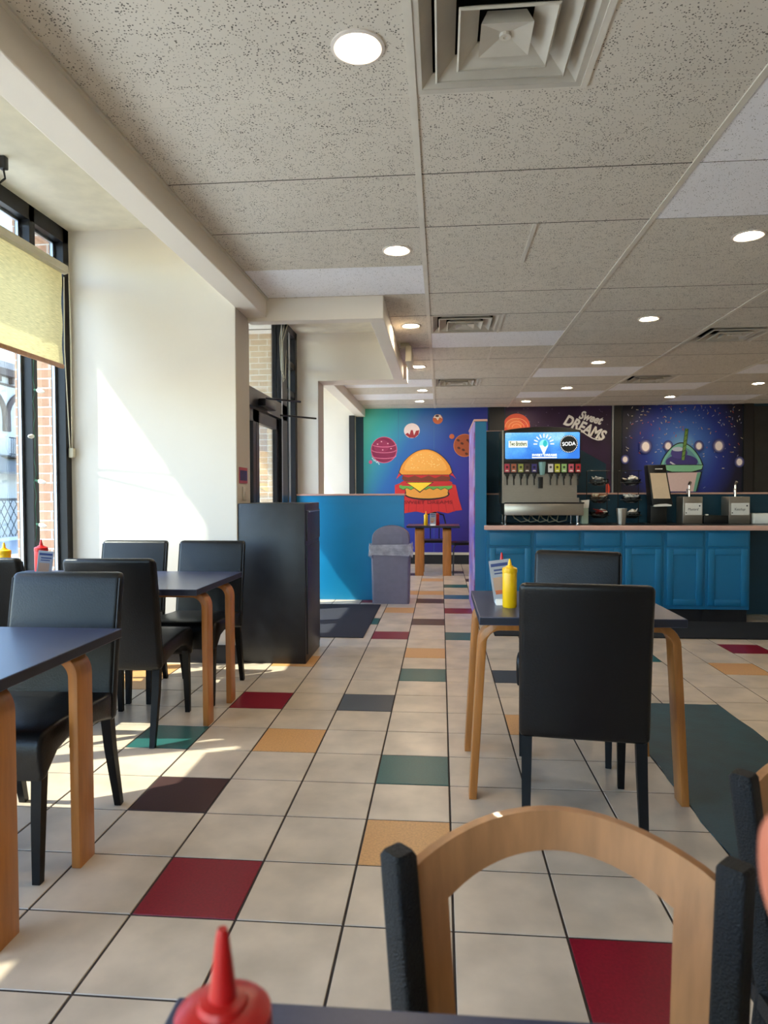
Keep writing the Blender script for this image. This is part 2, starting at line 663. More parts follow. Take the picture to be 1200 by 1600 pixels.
for j in range(-8, 15):
    y = GY + j * CH
    for k in range(-1, 5):
        x0, x1 = GX + k * CW + .012, GX + (k + 1) * CW - .012
        if k == -1:
            x0 = -1.29 if (y < 4.9 or y > 7.95) else -.41
        mb.box(x0, x1, y - .0028, y + .0028, CEIL - .0012, CEIL + .01, 1 if j % 3 else 0)
struct(mb, 'ceiling_grid', ['bar', 'seam'], parent=ceil)

# ---- walls
struct(MB().box(-2.76, 6.1, 11.5, 11.62, -.1, 3.2), 'wall_far', 'tealdark')
struct(MB().box(6.0, 6.1, -2.5, 11.5, -.1, 3.2), 'wall_right', 'wallback')
mb = MB()
mb.box(-2.76, 6.1, -2.6, -2.5, -.1, .35)
mb.box(-2.76, 6.1, -2.6, -2.5, 2.55, 3.2)
mb.box(-.2, 6.1, -2.6, -2.5, .35, 2.55)
mb.box(-2.76, -2.5, -2.6, -2.5, .35, 2.55)
struct(mb, 'wall_back', 'wallback')
struct(MB().box(-2.76, 6.1, -2.6, 11.62, 3.2, 3.3), 'roof', 'wallback')
struct(MB().box(-2.66, -1.445, 4.65, 4.975, 0, 3.2), 'wall_window_end', 'cream')
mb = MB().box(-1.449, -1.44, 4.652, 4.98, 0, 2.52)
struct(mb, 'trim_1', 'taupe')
mb = MB()
mb.box(-1.675, -1.398, 7.6, 7.93, 1.19, 3.2)
mb.box(-1.398, -.385, 7.6, 7.93, 2.495, 3.2)
struct(mb, 'wall_entry', 'cream')
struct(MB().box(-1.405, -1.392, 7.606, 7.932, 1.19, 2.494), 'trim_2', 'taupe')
struct(MB().box(-2.66, -1.46, 11.4, 11.5, 0, 3.2), 'wall_window_far_end', 'cream')
struct(MB().box(-1.55, -1.46, 11.3, 11.4, 0, 2.53), 'trim_3', 'blackbase')
# soffit beams
struct(MB().box(-1.445, -1.295, -2.5, 4.95, 2.52, 3.2, bev=.006), 'trim_4', 'cream')
mb = MB().box(-1.445, -.42, 4.95, 5.06, 2.495, 3.2, bev=.006)
struct(mb, 'trim_5', 'cream')
struct(MB().box(-.53, -.42, 5.06, 7.6, 2.495, 3.2, bev=.006), 'trim_6', 'cream')
struct(MB().box(-1.445, -1.295, 7.93, 11.5, 2.525, 3.2, bev=.006), 'trim_7', 'cream')
# recess ceilings
mb = MB()
mb.box(-2.76, -1.44, -2.5, 4.65, 3.09, 3.2)
mb.box(-2.76, -1.44, 7.93, 11.5, 3.09, 3.2)
mb.box(-1.72, -.53, 5.06, 7.6, 3.03, 3.2)
struct(mb, 'ceiling_recess', 'trowel')
# low walls below the windows, black baseboards
for n_, (y0, y1) in (('wall_sill', (-2.5, 4.65)), ('wall_sill_far', (7.93, 11.5))):
    struct(MB().box(-2.76, -2.64, y0, y1, 0, .34), n_, 'blackbase')
struct(MB().box(-2.6, -1.44, 4.635, 4.65, 0, .13), 'baseboard_end', 'blackbase')
struct(MB().box(-1.46, 6, 11.47, 11.5, 0, .16), 'baseboard_far', 'blackbase')
struct(MB().box(-1.3, .8, 11.46, 11.5, .16, .2), 'trim_8', 'plate')
# low teal wall by the entrance
mb = MB()
mb.box(-1.675, -.417, 7.55, 7.66, 0, 1.185)
mb.box(-1.66, -.43, 7.544, 7.55, 1.105, 1.11)
struct(mb, 'wall_low_teal', 'tealw')
struct(MB().box(-1.69, -.405, 7.535, 7.675, 1.185, 1.205, bev=.004), 'trim_9', 'pink')


# ---- windows: black frames, bright glazing beads, glass
def window(name, y0, y1, mull, z0=.34, z1=3.09, x=-2.71):
    mb = MB()
    xo, xi = x - .05, x + .05
    mb.box(xo, xi, y0, y1, z1 - .10, z1, 0)
    mb.box(xo, xi, y0, y1, z0, z0 + .09, 0)
    mb.box(xo, xi, y0, y0 + .07, z0, z1, 0)
    mb.box(xo, xi, y1 - .07, y1, z0, z1, 0)
    for y in mull:
        mb.box(xo, xi, y - .03, y + .03, z0, z1, 0)
    mb.box(xo + .02, xi - .02, y0, y1, 2.68, 2.75, 0)
    o = struct(mb, name, ['frame'])
    e = sorted([y0 + .07, y1 - .07] + [y - .03 for y in mull] + [y + .03 for y in mull])
    bd = MB()
    gl = MB()
    for k in range(0, len(e), 2):
        a, b = e[k], e[k + 1]
        for c in (a + .001, b - .023):
            bd.box(x - .03, x - .012, c, c + .022, z0 + .09, z1 - .1, 0)
        bd.box(x - .03, x - .012, a, b, z1 - .115, z1 - .1, 0)
        gl.box(x - .036, x - .03, a, b, z0 + .09, z1 - .1, 0)
    struct(bd, 'window_bead', 'bead', parent=o)
    struct(gl, 'window_pane', 'glass', parent=o)
    return o


window('window_1', -2.5, 4.65, [4.22, 2.55, 1.1, -.4])
window('window_2', 7.93, 11.4, [9.1, 10.2])

mb = MB()
for x in (-2.47, -1.33, -.23):
    mb.box(x - .03, x + .03, -2.59, -2.51, .35, 2.55)
mb.box(-2.5, -.2, -2.59, -2.51, .35, .42)
mb.box(-2.5, -.2, -2.59, -2.51, 2.48, 2.55)
wb = struct(mb, 'window_added', 'frame')  # unseen back window, added for the blue sheen on the left chairs
struct(MB().box(-2.47, -.2, -2.556, -2.55, .42, 2.48), 'window_pane', 'glass', parent=wb)

# ---- entrance storefront (glass door, transom, sidelight) set back in an alcove
X = -1.69
mb = MB()
for y0, y1 in ((4.98, 5.08), (6.84, 7.1), (7.5, 7.6)):
    mb.box(X - .05, X + .05, y0, y1, 0, 3.03)
mb.box(X - .05, X + .05, 5.08, 7.6, 2.95, 3.03)
mb.box(X - .05, X + .05, 5.08, 7.1, 1.98, 2.14)
mb.box(X - .04, X + .04, 7.1, 7.5, 0, .12)
for z in (2.28, 2.6):
    mb.box(X - .045, X + .045, 7.1, 7.5, z, z + .06)
ent = struct(mb, 'door_1', 'frame')
mb = MB()
mb.box(X + .05, X + .053, 6.84, 6.87, .05, 2.95)
mb.box(X + .05, X + .053, 7.16, 7.24, .05, 2.95)
struct(mb, 'door_bead', 'bead', parent=ent)
for y0, y1 in ((5.1, 5.97), (5.99, 6.83)):
    mb = MB()
    mb.box(X - .022, X + .022, y0, y0 + .09, .02, 1.97)
    mb.box(X - .022, X + .022, y1 - .09, y1, .02, 1.97)
    mb.box(X - .022, X + .022, y0, y1, 1.86, 1.97)
    mb.box(X - .022, X + .022, y0, y1, .02, .24)
    lf = struct(mb, 'door_leaf', 'frame', parent=ent)
    mb = MB().tube([(X + .03, y0 + .05, .98), (X + .075, y0 + .06, .98), (X + .075, y1 - .06, .98), (X + .03, y1 - .05, .98)], .014, 8)
    struct(mb, 'push_bar', 'bead', 40, parent=lf)
    struct(MB().box(X - .004, X + .004, y0 + .09, y1 - .09, .24, 1.86), 'door_pane', 'glass', parent=lf)
mb = MB()
mb.box(X - .004, X + .004, 5.08, 6.84, 2.14, 2.95)
mb.box(X - .004, X + .004, 7.1, 7.5, .12, 2.95)
struct(mb, 'transom_pane', 'glass', parent=ent)

# ---- outdoors: brick piers, canopy, pavement, road
struct(MB().box(-3.06, -2.765, 4.62, 4.98, -.1, 3.26), 'wall_brick_pier', 'brick')
mb = MB().box(-3.06, -1.745, 7.66, 7.925, -.1, 3.2)
struct(mb, 'wall_brick_alcove', ['brickt'])
struct(MB().box(-2.765, -1.745, 4.98, 5.05, -.1, 3.2), 'wall_brick_alcove_near', 'brickt')
mb = MB().box(-2.9, -1.745, 5.05, 7.66, 3.06, 3.2)
for k in range(9):
    mb.box(-2.9, -1.745, 5.05 + k * .3, 5.06 + k * .3, 3.052, 3.06, 1)
struct(mb, 'ceiling_alcove', ['canopy', 'seam'])
mb = MB().box(-3.27, -2.76, -3.5, 13, 3.27, 3.4)
for k in range(28):
    mb.box(-3.26, -2.77, -3.4 + k * .6, -3.36 + k * .6, 3.23, 3.27, 1)
mb.box(-3.02, -2.99, -3.5, 13, 3.24, 3.27, 1)
struct(mb, 'canopy', ['canopy', 'brownpaint'])
struct(MB().box(-7.0, -2.76, -12, 45, -.3, -.1), 'ground_pavement', 'concrete')
struct(MB().box(-13.0, -7.0, -12, 60, -.32, -.18), 'ground_road', 'road')
struct(MB().box(-20.0, -13.0, -12, 70, -.3, -.08), 'ground_far_pavement', 'concrete')

# ================================================================== THE BUILDING ACROSS THE STREET
b0 = thing('building', 'white two-storey building across the street with brown arched cornice, seen through the left window', 'building', (-14, 20, -.08))
MB().box(-18, -14, 8, 46, -.08, 5.0).build('wall', 'stucco', b0, smooth=0)
mb = MB().box(-18.2, -13.75, 8, 46, 5.0, 5.22)
mb.prism([(-13.75, 5.22), (-18.2, 5.22), (-17.5, 5.6), (-14.3, 5.6)], 'y', 8, 46, 1)
mb.box(-14.06, -13.94, 8, 46, 4.72, 4.78)
for k in range(60):
    mb.box(-14.1, -13.86, 8.2 + k * .63, 8.3 + k * .63, 4.8, 5.0)
mb.build('cornice', ['brownpaint', 'greyawn'], b0, smooth=0)
for k in range(12):
    yc = 9.6 + k * 2.0
    mb = MB().tube([(-13.97, yc + .93 * math.cos(a), 3.75 + .78 * math.sin(a)) for a in [PI * t / 12 for t in range(13)]], .1, 6)
    mb.box(-14.05, -13.9, yc + .85, yc + 1.15, 3.25, 3.8)
    mb.build('arch', 'brownpaint', b0, smooth=0)
for k in range(4):
    y = 11.7 + k * 5
    f = MB().box(-14.04, -13.97, y, y + 1.5, 2.5, 3.5).build('window', 'glassdark', b0, smooth=0)
mb = MB().prism([(-14, 2.5), (-13.0, 1.9), (-13.0, 1.84), (-14, 2.42)], 'y', 8, 46)
mb.build('awning', 'greyawn', b0, smooth=0)
mb = MB()
for k in range(30):
    mb.tube([(-13.6, 20.3 + k * .09, 2.42), (-13.6, 20.3 + k * .09, 3.02)], .012, 5)
mb.tube([(-13.6, 20.2, 3.02), (-13.6, 23.0, 3.02)], .02, 6)
mb.tube([(-13.6, 20.2, 2.5), (-13.6, 23.0, 2.5)], .015, 6)
mb.box(-14, -13.55, 20.2, 23, 2.4, 2.45)
mb.build('balcony_railing', 'iron', b0, smooth=0)
mb = MB()
for k in range(70):
    y = 12 + k * .3
    mb.tube([(-13.2, y, -.08), (-13.2, y + .8, 1.05)], .014, 4)
    mb.tube([(-13.2, y + .8, -.08), (-13.2, y, 1.05)], .014, 4)
mb.box(-13.24, -13.16, 12, 34, 1.02, 1.1)
tag(mb.build('fence', 'iron', base=(-13.2, 22, -.08), smooth=0), 'grey lattice fence in front of the white building across the street', 'fence')

# ================================================================== WINDOW DRESSING
def blind(y0, y1, zt, zb, label):
    t = thing('roller_blind', label, 'blind', (-2.5, y1, zb), group='roller blinds on the left windows')
    mb = MB()
    mb.tube([(-2.5, y0, zt), (-2.5, y1, zt)], .028, 16)
    mb.box(-2.53, -2.475, y0, y1 + .01, zt - .022, zt + .032, bev=.008)
    mb.build('headrail', 'plate', t)
    n_ = 14
    rings = []
    for k in range(n_ + 1):
        z = zt - .01 - (zt - .01 - zb) * k / n_
        rings.append([(-2.505 + .004 * math.sin(k), y0 + .02, z), (-2.505 + .004 * math.sin(k), y1 - .03, z)])
    mb = MB()
    mb.loft(rings, 0, False, False)
    mb.build('fabric', 'blind', t)
    MB().box(-2.513, -2.493, y0 + .02, y1 - .03, zb - .022, zb + .006, bev=.004).build('bottom_rail', M['woodb'], t)
    return t


bl = blind(2.62, 4.32, 2.70, 2.065, 'woven straw-coloured roller blind half lowered in the left window, beside the cream wall')
mb = MB()
mb.tube([(-2.475, 4.328, 2.69), (-2.53, 4.44, 2.2), (-2.636, 4.615, 1.53)], .004, 6)
mb.tube([(-2.51, 4.328, 2.66), (-2.555, 4.40, 2.2), (-2.645, 4.605, 1.53)], .004, 6)
mb.box(-2.655, -2.62, 4.6, 4.64, 1.47, 1.54, bev=.006)
mb.build('cord_loop', 'cord', bl)
blind(-.36, 2.56, 2.70, 2.03, 'unseen woven roller blind lowered further and widened to block sun, in the window pane behind the near left table')  # out of view; width and drop set for where sun falls on the floor

ls = thing('string_lights', 'green wire of white bulbs hanging down the window mullion', 'string lights', (-2.65, 4.195, .9))
pts = []
for k in range(30):
    pts.append((-2.65 + .006 * math.sin(k * 1.7), 4.195 + .006 * math.sin(k * 2.3), 2.3 - k * .0482))
MB().tube(pts, .0022, 5).build('wire', 'green', ls)
for z, s in ((1.89, 1), (1.588, -1), (1.299, 1), (1.013, 1)):
    mb = MB()
    rings = []
    for d, r in ((0, .003), (.004, .009), (.02, .0085), (.022, .012), (.034, .0155), (.052, .012), (.066, .003)):
        u = [2 * PI * q / 12 for q in range(12)]
        if s > 0:
            rings.append([(-2.648 + d * 1.15, 4.19 + r * math.cos(a), z - d * .2 + r * math.sin(a)) for a in u])
        else:
            rings.append([(-2.644 + r * math.cos(a), 4.19 - d * 1.15, z - d * .1 + r * math.sin(a)) for a in u])
    mb.loft(rings[2:], 0)
    bo = mb.build('bulb', 'bulb', ls)
    MB().loft(rings[:4], 0).build('socket', 'green', bo)
# plug hanging from the recess ceiling
a = at(4, 247, Z=3.08)
mb = MB()
p = at(5, 258, X=a.x)
mb.box(p.x - .02, p.x + .02, p.y - .02, p.y + .02, 3.02, 3.09, bev=.006)
mb.tube([(p.x, p.y, 3.03), (p.x + .01, p.y, 2.97), (p.x - .02, p.y - .05, 2.9), (p.x - .06, p.y - .18, 2.86), (p.x - .1, p.y - .3, 2.95)], .006, 6)
tag(mb.build('power_plug', 'black', base=(p.x, p.y, 3.09)), 'black plug and cable hanging from the ceiling above the left window', 'plug')
# cable looped at the door transom
mb = MB()
for q in range(3):
    mb.tube([(-1.6 + .01 * q, 6.75 + .1 * q, 3.02), (-1.6, 6.62 + .06 * q, 2.75), (-1.6, 6.66 + .05 * q, 2.45 - .05 * q), (-1.6, 6.85, 2.4), (-1.6, 6.9, 2.7)], .002, 5)
tag(mb.build('cable', 'cord', base=(-1.6, 6.75, 3.02)), 'loose pale cable hanging in front of the entrance transom', 'cable')
# door closer
t = thing('door_closer', 'black door closer with two thin arms over the glass entrance door', 'door closer', (X + .08, 6.3, 2.02))
MB().box(X + .05, X + .12, 5.95, 6.35, 2.0, 2.07, bev=.01).build('body', 'frame', t)
MB().tube([(X + .1, 6.05, 2.08), (X + .33, 6.45, 2.1)], .01, 8).build('arm', 'frame', t)
MB().tube([(X + .1, 6.6, 1.99), (X + .36, 7.1, 2.01)], .01, 8).build('arm', 'frame', t)
# notice and switch on the column
t = thing('notice', 'small blue notice with red bands stuck on the column by the entrance', 'notice', (-1.438, 4.8, 1.29))
MB().box(-1.44, -1.436, 4.70, 4.90, 1.285, 1.40).build('sheet', pm('notice_red', (170, 70, 80), .5), t, smooth=0)
MB().box(-1.436, -1.434, 4.715, 4.885, 1.305, 1.378).build('panel', pm('notice_blue', (30, 36, 84), .4), t, smooth=0)
mb = MB().box(-1.44, -1.432, 4.78, 4.86, 1.16, 1.26, bev=.003)
mb.box(-1.434, -1.428, 4.81, 4.83, 1.2, 1.225)
tag(mb.build('light_switch', 'taupe', base=(-1.44, 4.82, 1.16)), 'taupe switch plate on the column below the blue notice', 'switch')

# ================================================================== CEILING THINGS
LAMPS = [(-.269, 2.211, 'nearest, largest round recessed lamp in the ceiling, left of the big square vent'),
         (-.262, 4.042, 'round recessed lamp beside the white ceiling tile next to the left bulkhead'),
         (-.259, 5.855, 'round recessed lamp between the entrance bulkhead and the middle square vent'),
         (-.252, 7.743, 'round recessed lamp just behind the hanging beige exit sign'),
         (-.26, 9.517, 'round recessed lamp above the far table, between two white tiles'),
         (-.331, 10.631, 'last small round recessed lamp in the left row, close to the burger mural'),
         (1.736, 3.999, 'round recessed lamp nearest the right edge of the photo, in front of the white tiles'),
         (1.732, 5.813, 'second round recessed lamp of the middle row, left of the right-hand vent'),
         (1.746, 7.68, 'third round recessed lamp of the middle row, just in front of a white tile'),
         (1.737, 9.496, 'fourth round recessed lamp of the middle row, between two white tiles'),
         (1.343, 10.811, 'small round recessed lamp over the planet on the dark purple mural'),
         (3.461, 10.542, 'small round recessed lamp over the milkshake mural'),
         (4.216, 9.374, 'round recessed lamp at the far right edge of the photo above the milkshake mural')]


def lamp():
    t = thing('recessed_lamp', '', 'ceiling lamp', (0, 0, 0))
    mb = MB()
    mb.lathe(0, 0, [(.089, .001), (.088, -.004), (.078, -.007), (.066, -.003), (.0635, .006), (.0635, .012)], 36)
    mb.build('trim_ring', 'ring', t, local=True)
    mb = MB()
    mb.lathe(0, 0, [(.064, .001), (.05, -.002), (.001, -.0025)], 32)
    mb.build('lens', 'lens', t, local=True)
    return t


proto = lamp()
for k, (x, y, l) in enumerate(LAMPS):
    if k == 0:
        proto.location = (x, y, CEIL - .0005)
        proto['label'] = l
        proto['group'] = 'recessed ceiling lamps'
    else:
        dup(proto, (x, y, CEIL - .0005), 0, l)

WL = {(-1, 3): 'clean white ceiling tile next to the left bulkhead, near the second lamp',
      (1, 0): 'clean white ceiling tile at the upper right edge of the photo, nearest of the white tiles',
      (1, 1): 'clean white ceiling tile at the right edge, just behind the nearest white tile',
      (0, 6): 'clean white ceiling tile directly behind the middle square vent',
      (1, 9): 'clean white ceiling tile behind the third lamp of the middle row',
      (1, 12): 'clean white ceiling tile behind the fourth lamp of the middle row',
      (2, 11): 'clean white ceiling tile just behind the far right square vent',
      (3, 13): 'clean white ceiling tile closest to the milkshake mural',
      (3, 9): 'clean white ceiling tile at the right edge above the milkshake mural',
      (-1, 10): 'clean white ceiling tile right behind the entrance bulkhead, over the far room',
      (-1, 12): 'clean white ceiling tile nearest the burger mural'}
for (k, r), l in WL.items():
    x0, x1 = GX + k * CW + .012, GX + (k + 1) * CW - .012
    if k == -1:
        x0 = -1.276 if r < 5 else -1.29
    y0, y1 = GY + r * CH + .004, GY + (r + 1) * CH - .004
    tag(MB().box(x0, x1, y0, y1, CEIL - .002, CEIL + .012).build('ceiling_tile', 'ceilw', base=((x0 + x1) / 2, (y0 + y1) / 2, CEIL), smooth=0), l, 'ceiling tile', 'white replacement ceiling tiles')


def vent():
    t = thing('ceiling_vent', '', 'air vent', (0, 0, 0))
    h = .29

    def ring(mb, a, b, za, zb, th=.004, m=0):
        o = [(-a, -a, za), (a, -a, za), (a, a, za), (-a, a, za)]
        i = [(-b, -b, zb), (b, -b, zb), (b, b, zb), (-b, b, zb)]
        o2 = [(x, y, z + th) for x, y, z in o]
        i2 = [(x, y, z + th) for x, y, z in i]
        mb.loft([o, i, i2, o2, o], m, cap=False)
    mb = MB()
    ring(mb, .3, .27, -.002, -.004)
    ring(mb, .272, .232, -.004, .03)
    mb.build('frame', 'ventw', t, smooth=0, local=True)
    for a, z in ((.222, -.012), (.15, -.02)):
        mb = MB()
        ring(mb, a, a - .066, z, z + .05)
        ring(mb, a, a - .006, z, z - .003)
        mb.build('cone', 'ventw', t, smooth=0, local=True)
    mb = MB()
    mb.loft([[(-.06, -.06, .03), (.06, -.06, .03), (.06, .06, .03), (-.06, .06, .03)], [(-.08, -.08, -.022), (.08, -.08, -.022), (.08, .08, -.022), (-.08, .08, -.022)], [(-.018, -.018, -.005), (.018, -.018, -.005), (.018, .018, -.005), (-.018, .018, -.005)]])
    mb.lathe(0, 0, [(.02, -.002), (.018, -.014), (.008, -.014), (.007, -.01)], 12)
    mb.build('centre_plate', 'ventw', t, smooth=0, local=True)
    mb = MB()
    for a, b, c, d in ((-h, h, -h, -h + .01), (-h, h, h - .01, h), (-h, -h + .01, -h, h), (h - .01, h, -h, h)):
        mb.box(a, b, c, d, .03, .25)
    mb.box(-h, h, -h, h, .25, .26)
    mb.build('duct', 'duct', t, smooth=0, local=True)
    return t


VL = ['large square diffuser vent at the top of the photo, nearest the camera', 'square diffuser vent in the middle of the ceiling, before a white tile',
      'square diffuser vent farthest away, in front of the burger mural', 'square diffuser vent at the right edge of the photo', 'square diffuser vent on the far right, in front of a white tile']
pv = vent()
for k, (c, r) in enumerate(vents):
    loc = (GX + c * CW + CW / 4, GY + (r + .5) * CH, CEIL)
    if k == 0:
        pv.location = loc
        pv['label'] = VL[0]
        pv['group'] = 'square ceiling diffusers'
    else:
        dup(pv, loc, 0, VL[k])

t = thing('exit_sign', 'beige emergency sign box hanging edge-on beside the entrance bulkhead', 'exit sign', (-.31, 6.7, CEIL))
MB().box(-.34, -.28, 6.47, 6.93, 2.475, 2.63, bev=.01).build('housing', 'plate', t)
MB().box(-.39, -.30, 6.52, 6.66, 2.63, 2.661, bev=.004).build('bracket', 'plate', t)

# ================================================================== TABLES
def rrect(x0, x1, z0, z1, r, n=4):
    pts = []
    for cx, cz, a0 in ((x1 - r, z0 + r, -PI / 2), (x1 - r, z1 - r, 0), (x0 + r, z1 - r, PI / 2), (x0 + r, z0 + r, PI)):
        for k in range(n + 1):
            a = a0 + PI / 2 * k / n
            pts.append((cx + r * math.cos(a), cz + r * math.sin(a)))
    return pts


def bent_leg(mb, s, xe, y0, y1, ztop, splay, reach=.26, th=.032, R=.085):
    """L-shaped bentwood leg: rail under the top, bend, then down; profile in XZ, outer side towards s"""
    outer, inner = [], []
    zt = ztop
    outer.append((xe - s * reach, zt))
    inner.append((xe - s * reach, zt - th))
    cx, cz = xe - s * R, zt - R
    for k in range(9):
        a = PI / 2 * (1 - k / 8)
        outer.append((cx + s * R * math.cos(a), cz + R * math.sin(a)))
        q = R - th
        inner.append((cx + s * q * math.cos(a), cz + q * math.sin(a)))
    outer.append((xe + s * splay, 0))
    inner.append((xe + s * (splay - th * .92), 0))
    mb.prism(outer + inner[::-1], 'y', y0, y1, bev=.004)


def table(label, x0, x1, y0, y1, inset, splay, H=.735, turn=False, legx=0.0, lw=.085):
    """legs bend along X, or along Y when turned"""
    cx, cy = (x0 + x1) / 2, (y0 + y1) / 2
    t = thing('dining_table', label, 'table', (cx, cy, 0), group='navy topped dining tables')
    hx, hy = (x1 - x0) / 2, (y1 - y0) / 2
    mb = MB().box(-hx, hx, -hy, hy, H - .032, H, 1, bev=.003)
    for f in mb.bm.faces:
        f.normal_update()
        if f.normal.z > .9:
            f.material_index = 0
    mb.build('tabletop', ['navytop', 'navyedge'], t, local=True, smooth=20)
    if turn:
        hx, hy = hy, hx
    for s in (-1, 1):
        for q in (-1, 1):
            mb = MB()
            yo = hy - inset
            bent_leg(mb, s, s * (hx - legx), min(q * yo, q * (yo - lw)), max(q * yo, q * (yo - lw)), H - .032, splay)
            if turn:
                mb.rot(PI / 2, (0, 0, 0))
            mb.build('leg', 'wood', t, local=True)
    return t


table('navy square table with bent wooden legs in the middle, yellow bottle on it', .145, .915, 2.57, 3.27, .06, .035)
table('navy table by the left window holding a red bottle, second from the camera', -2.57, -1.205, 3.215, 3.98, .15, .0)
table('nearest navy table at the left edge, its wooden legs cut by the photo edge', -2.345, -1.12, 1.505, 2.265, .13, .0, legx=.04, lw=.095)
table('navy table in the foreground under the camera, red bottle on its corner', -.247, .53, -.1, .6, .08, .02)
table('small navy table with two wooden legs far away below the burger mural', -.505, .275, 9.78, 10.4, .125, -.02, turn=True, lw=.125, legx=.03)


# ================================================================== BLACK LEATHER CHAIRS
def parsons():
    t = thing('dining_chair', '', 'chair', (0, 0, 0))
    # backrest: gently curved upholstered panel, faces +Y
    W, T = .435, .052
    z0, z1 = .355, .905

    def yb(z):
        k = (z - z0) / (z1 - z0)
        return -.185 - .055 * k - .03 * k * k
    rings = []
    zl = [0, .003, .008, .014, .022] + [.05 + .09 * k for k in range(6)] + [.528, .536, .542, .547, .55]
    n = len(zl) - 1
    for i in range(n + 1):
        z = z0 + zl[i]
        e = 1.0
        d = min(z - z0, z1 - z)
        r = .022
        sh = 0 if d > r else r - math.sqrt(max(0, r * r - (r - d) ** 2))
        y = yb(z)
        pts = []
        for (x, yy) in rrect(-W / 2 + sh, W / 2 - sh, y - T + sh * .8, y - sh * .8, max(.004, .02 - sh * .8), 3):
            bow = -.018 * (1 - (2 * x / W) ** 2) * (0.3 + .7 * (z - z0) / (z1 - z0))
            puff = .014 * (1 - (2 * x / W) ** 2) * (1 - (2 * (z - z0) / (z1 - z0) - 1) ** 2) if yy > y - T / 2 else 0
            pts.append((x, yy + bow + puff, z))
        rings.append(pts)
    mb = MB().loft(rings)
    mb.build('backrest', 'leather', t, local=True, smooth=50)
    for s in (-1, 1):                       # side seams of the back cover
        mb = MB().tube([(s * (W / 2 - .004), yb(z) - .008 - .016 * (.3 + .7 * (z - z0) / (z1 - z0)) * .0, z) for z in [z0 + .02 + (z1 - z0 - .04) * k / 8 for k in range(9)]], .004, 6)
        mb.build('piping', 'stitch', t.children[0], local=True)
    # seat with a waterfall front and arched skirt
    prof = [(-.2, .36), (-.12, .38), (.0, .398), (.1, .402), (.17, .385), (.215, .345), (.235, .325), (.262, .325), (.274, .40), (.274, .435), (.262, .462), (.24, .476), (.15, .48), (.0, .474), (-.12, .466), (-.2, .464)]
    mb = MB().prism(prof, 'x', -.215, .215, bev=.014, seg=3)
    mb.build('seat', 'leather', t, local=True, smooth=50)
    for s in (-1, 1):
        mb = MB().tube([(s * .186, .225, .41), (s * .187, .24, .2), (s * .188, .25, 0)], [.0185, .016, .0125], square=True)
        mb.build('leg', 'legblack', t, local=True)
        mb = MB().tube([(s * .19, -.205, .38), (s * .191, -.225, .25), (s * .193, -.285, 0)], [.0185, .017, .0125], square=True)
        mb.build('leg', 'legblack', t, local=True)
    return t


pc = parsons()
CH = [((.515, 2.56), -7, 'black leather high-back chair seen from behind in the middle, nearest the camera'),
      ((.625, 3.28), 180 - 17, 'black leather high-back chair on the far side of the middle table, facing the camera'),
      ((-1.99, 3.95), 181, 'black leather chair against the cream wall, left one of the two behind the second table'),
      ((-1.483, 3.95), 179, 'black leather chair beside the tall black cabinet, behind the second table'),
      ((-1.575, 3.33), 3, 'black leather chair seen from behind at the corner of the second table by the window'),
      ((-2.225, 3.33), 1, 'black leather chair at the left edge of the photo, only its back corner showing'),
      ((-1.44, 2.2), 181, 'black leather chair facing the camera, pushed under the nearest left table')]
for k, ((x, y), a, l) in enumerate(CH):
    if k == 0:
        pc.location = (x, y, 0)
        pc.rotation_euler = (0, 0, math.radians(a))
        pc['label'] = l
        pc['group'] = 'black leather dining chairs'
    else:
        dup(pc, (x, y, 0), math.radians(a), l)


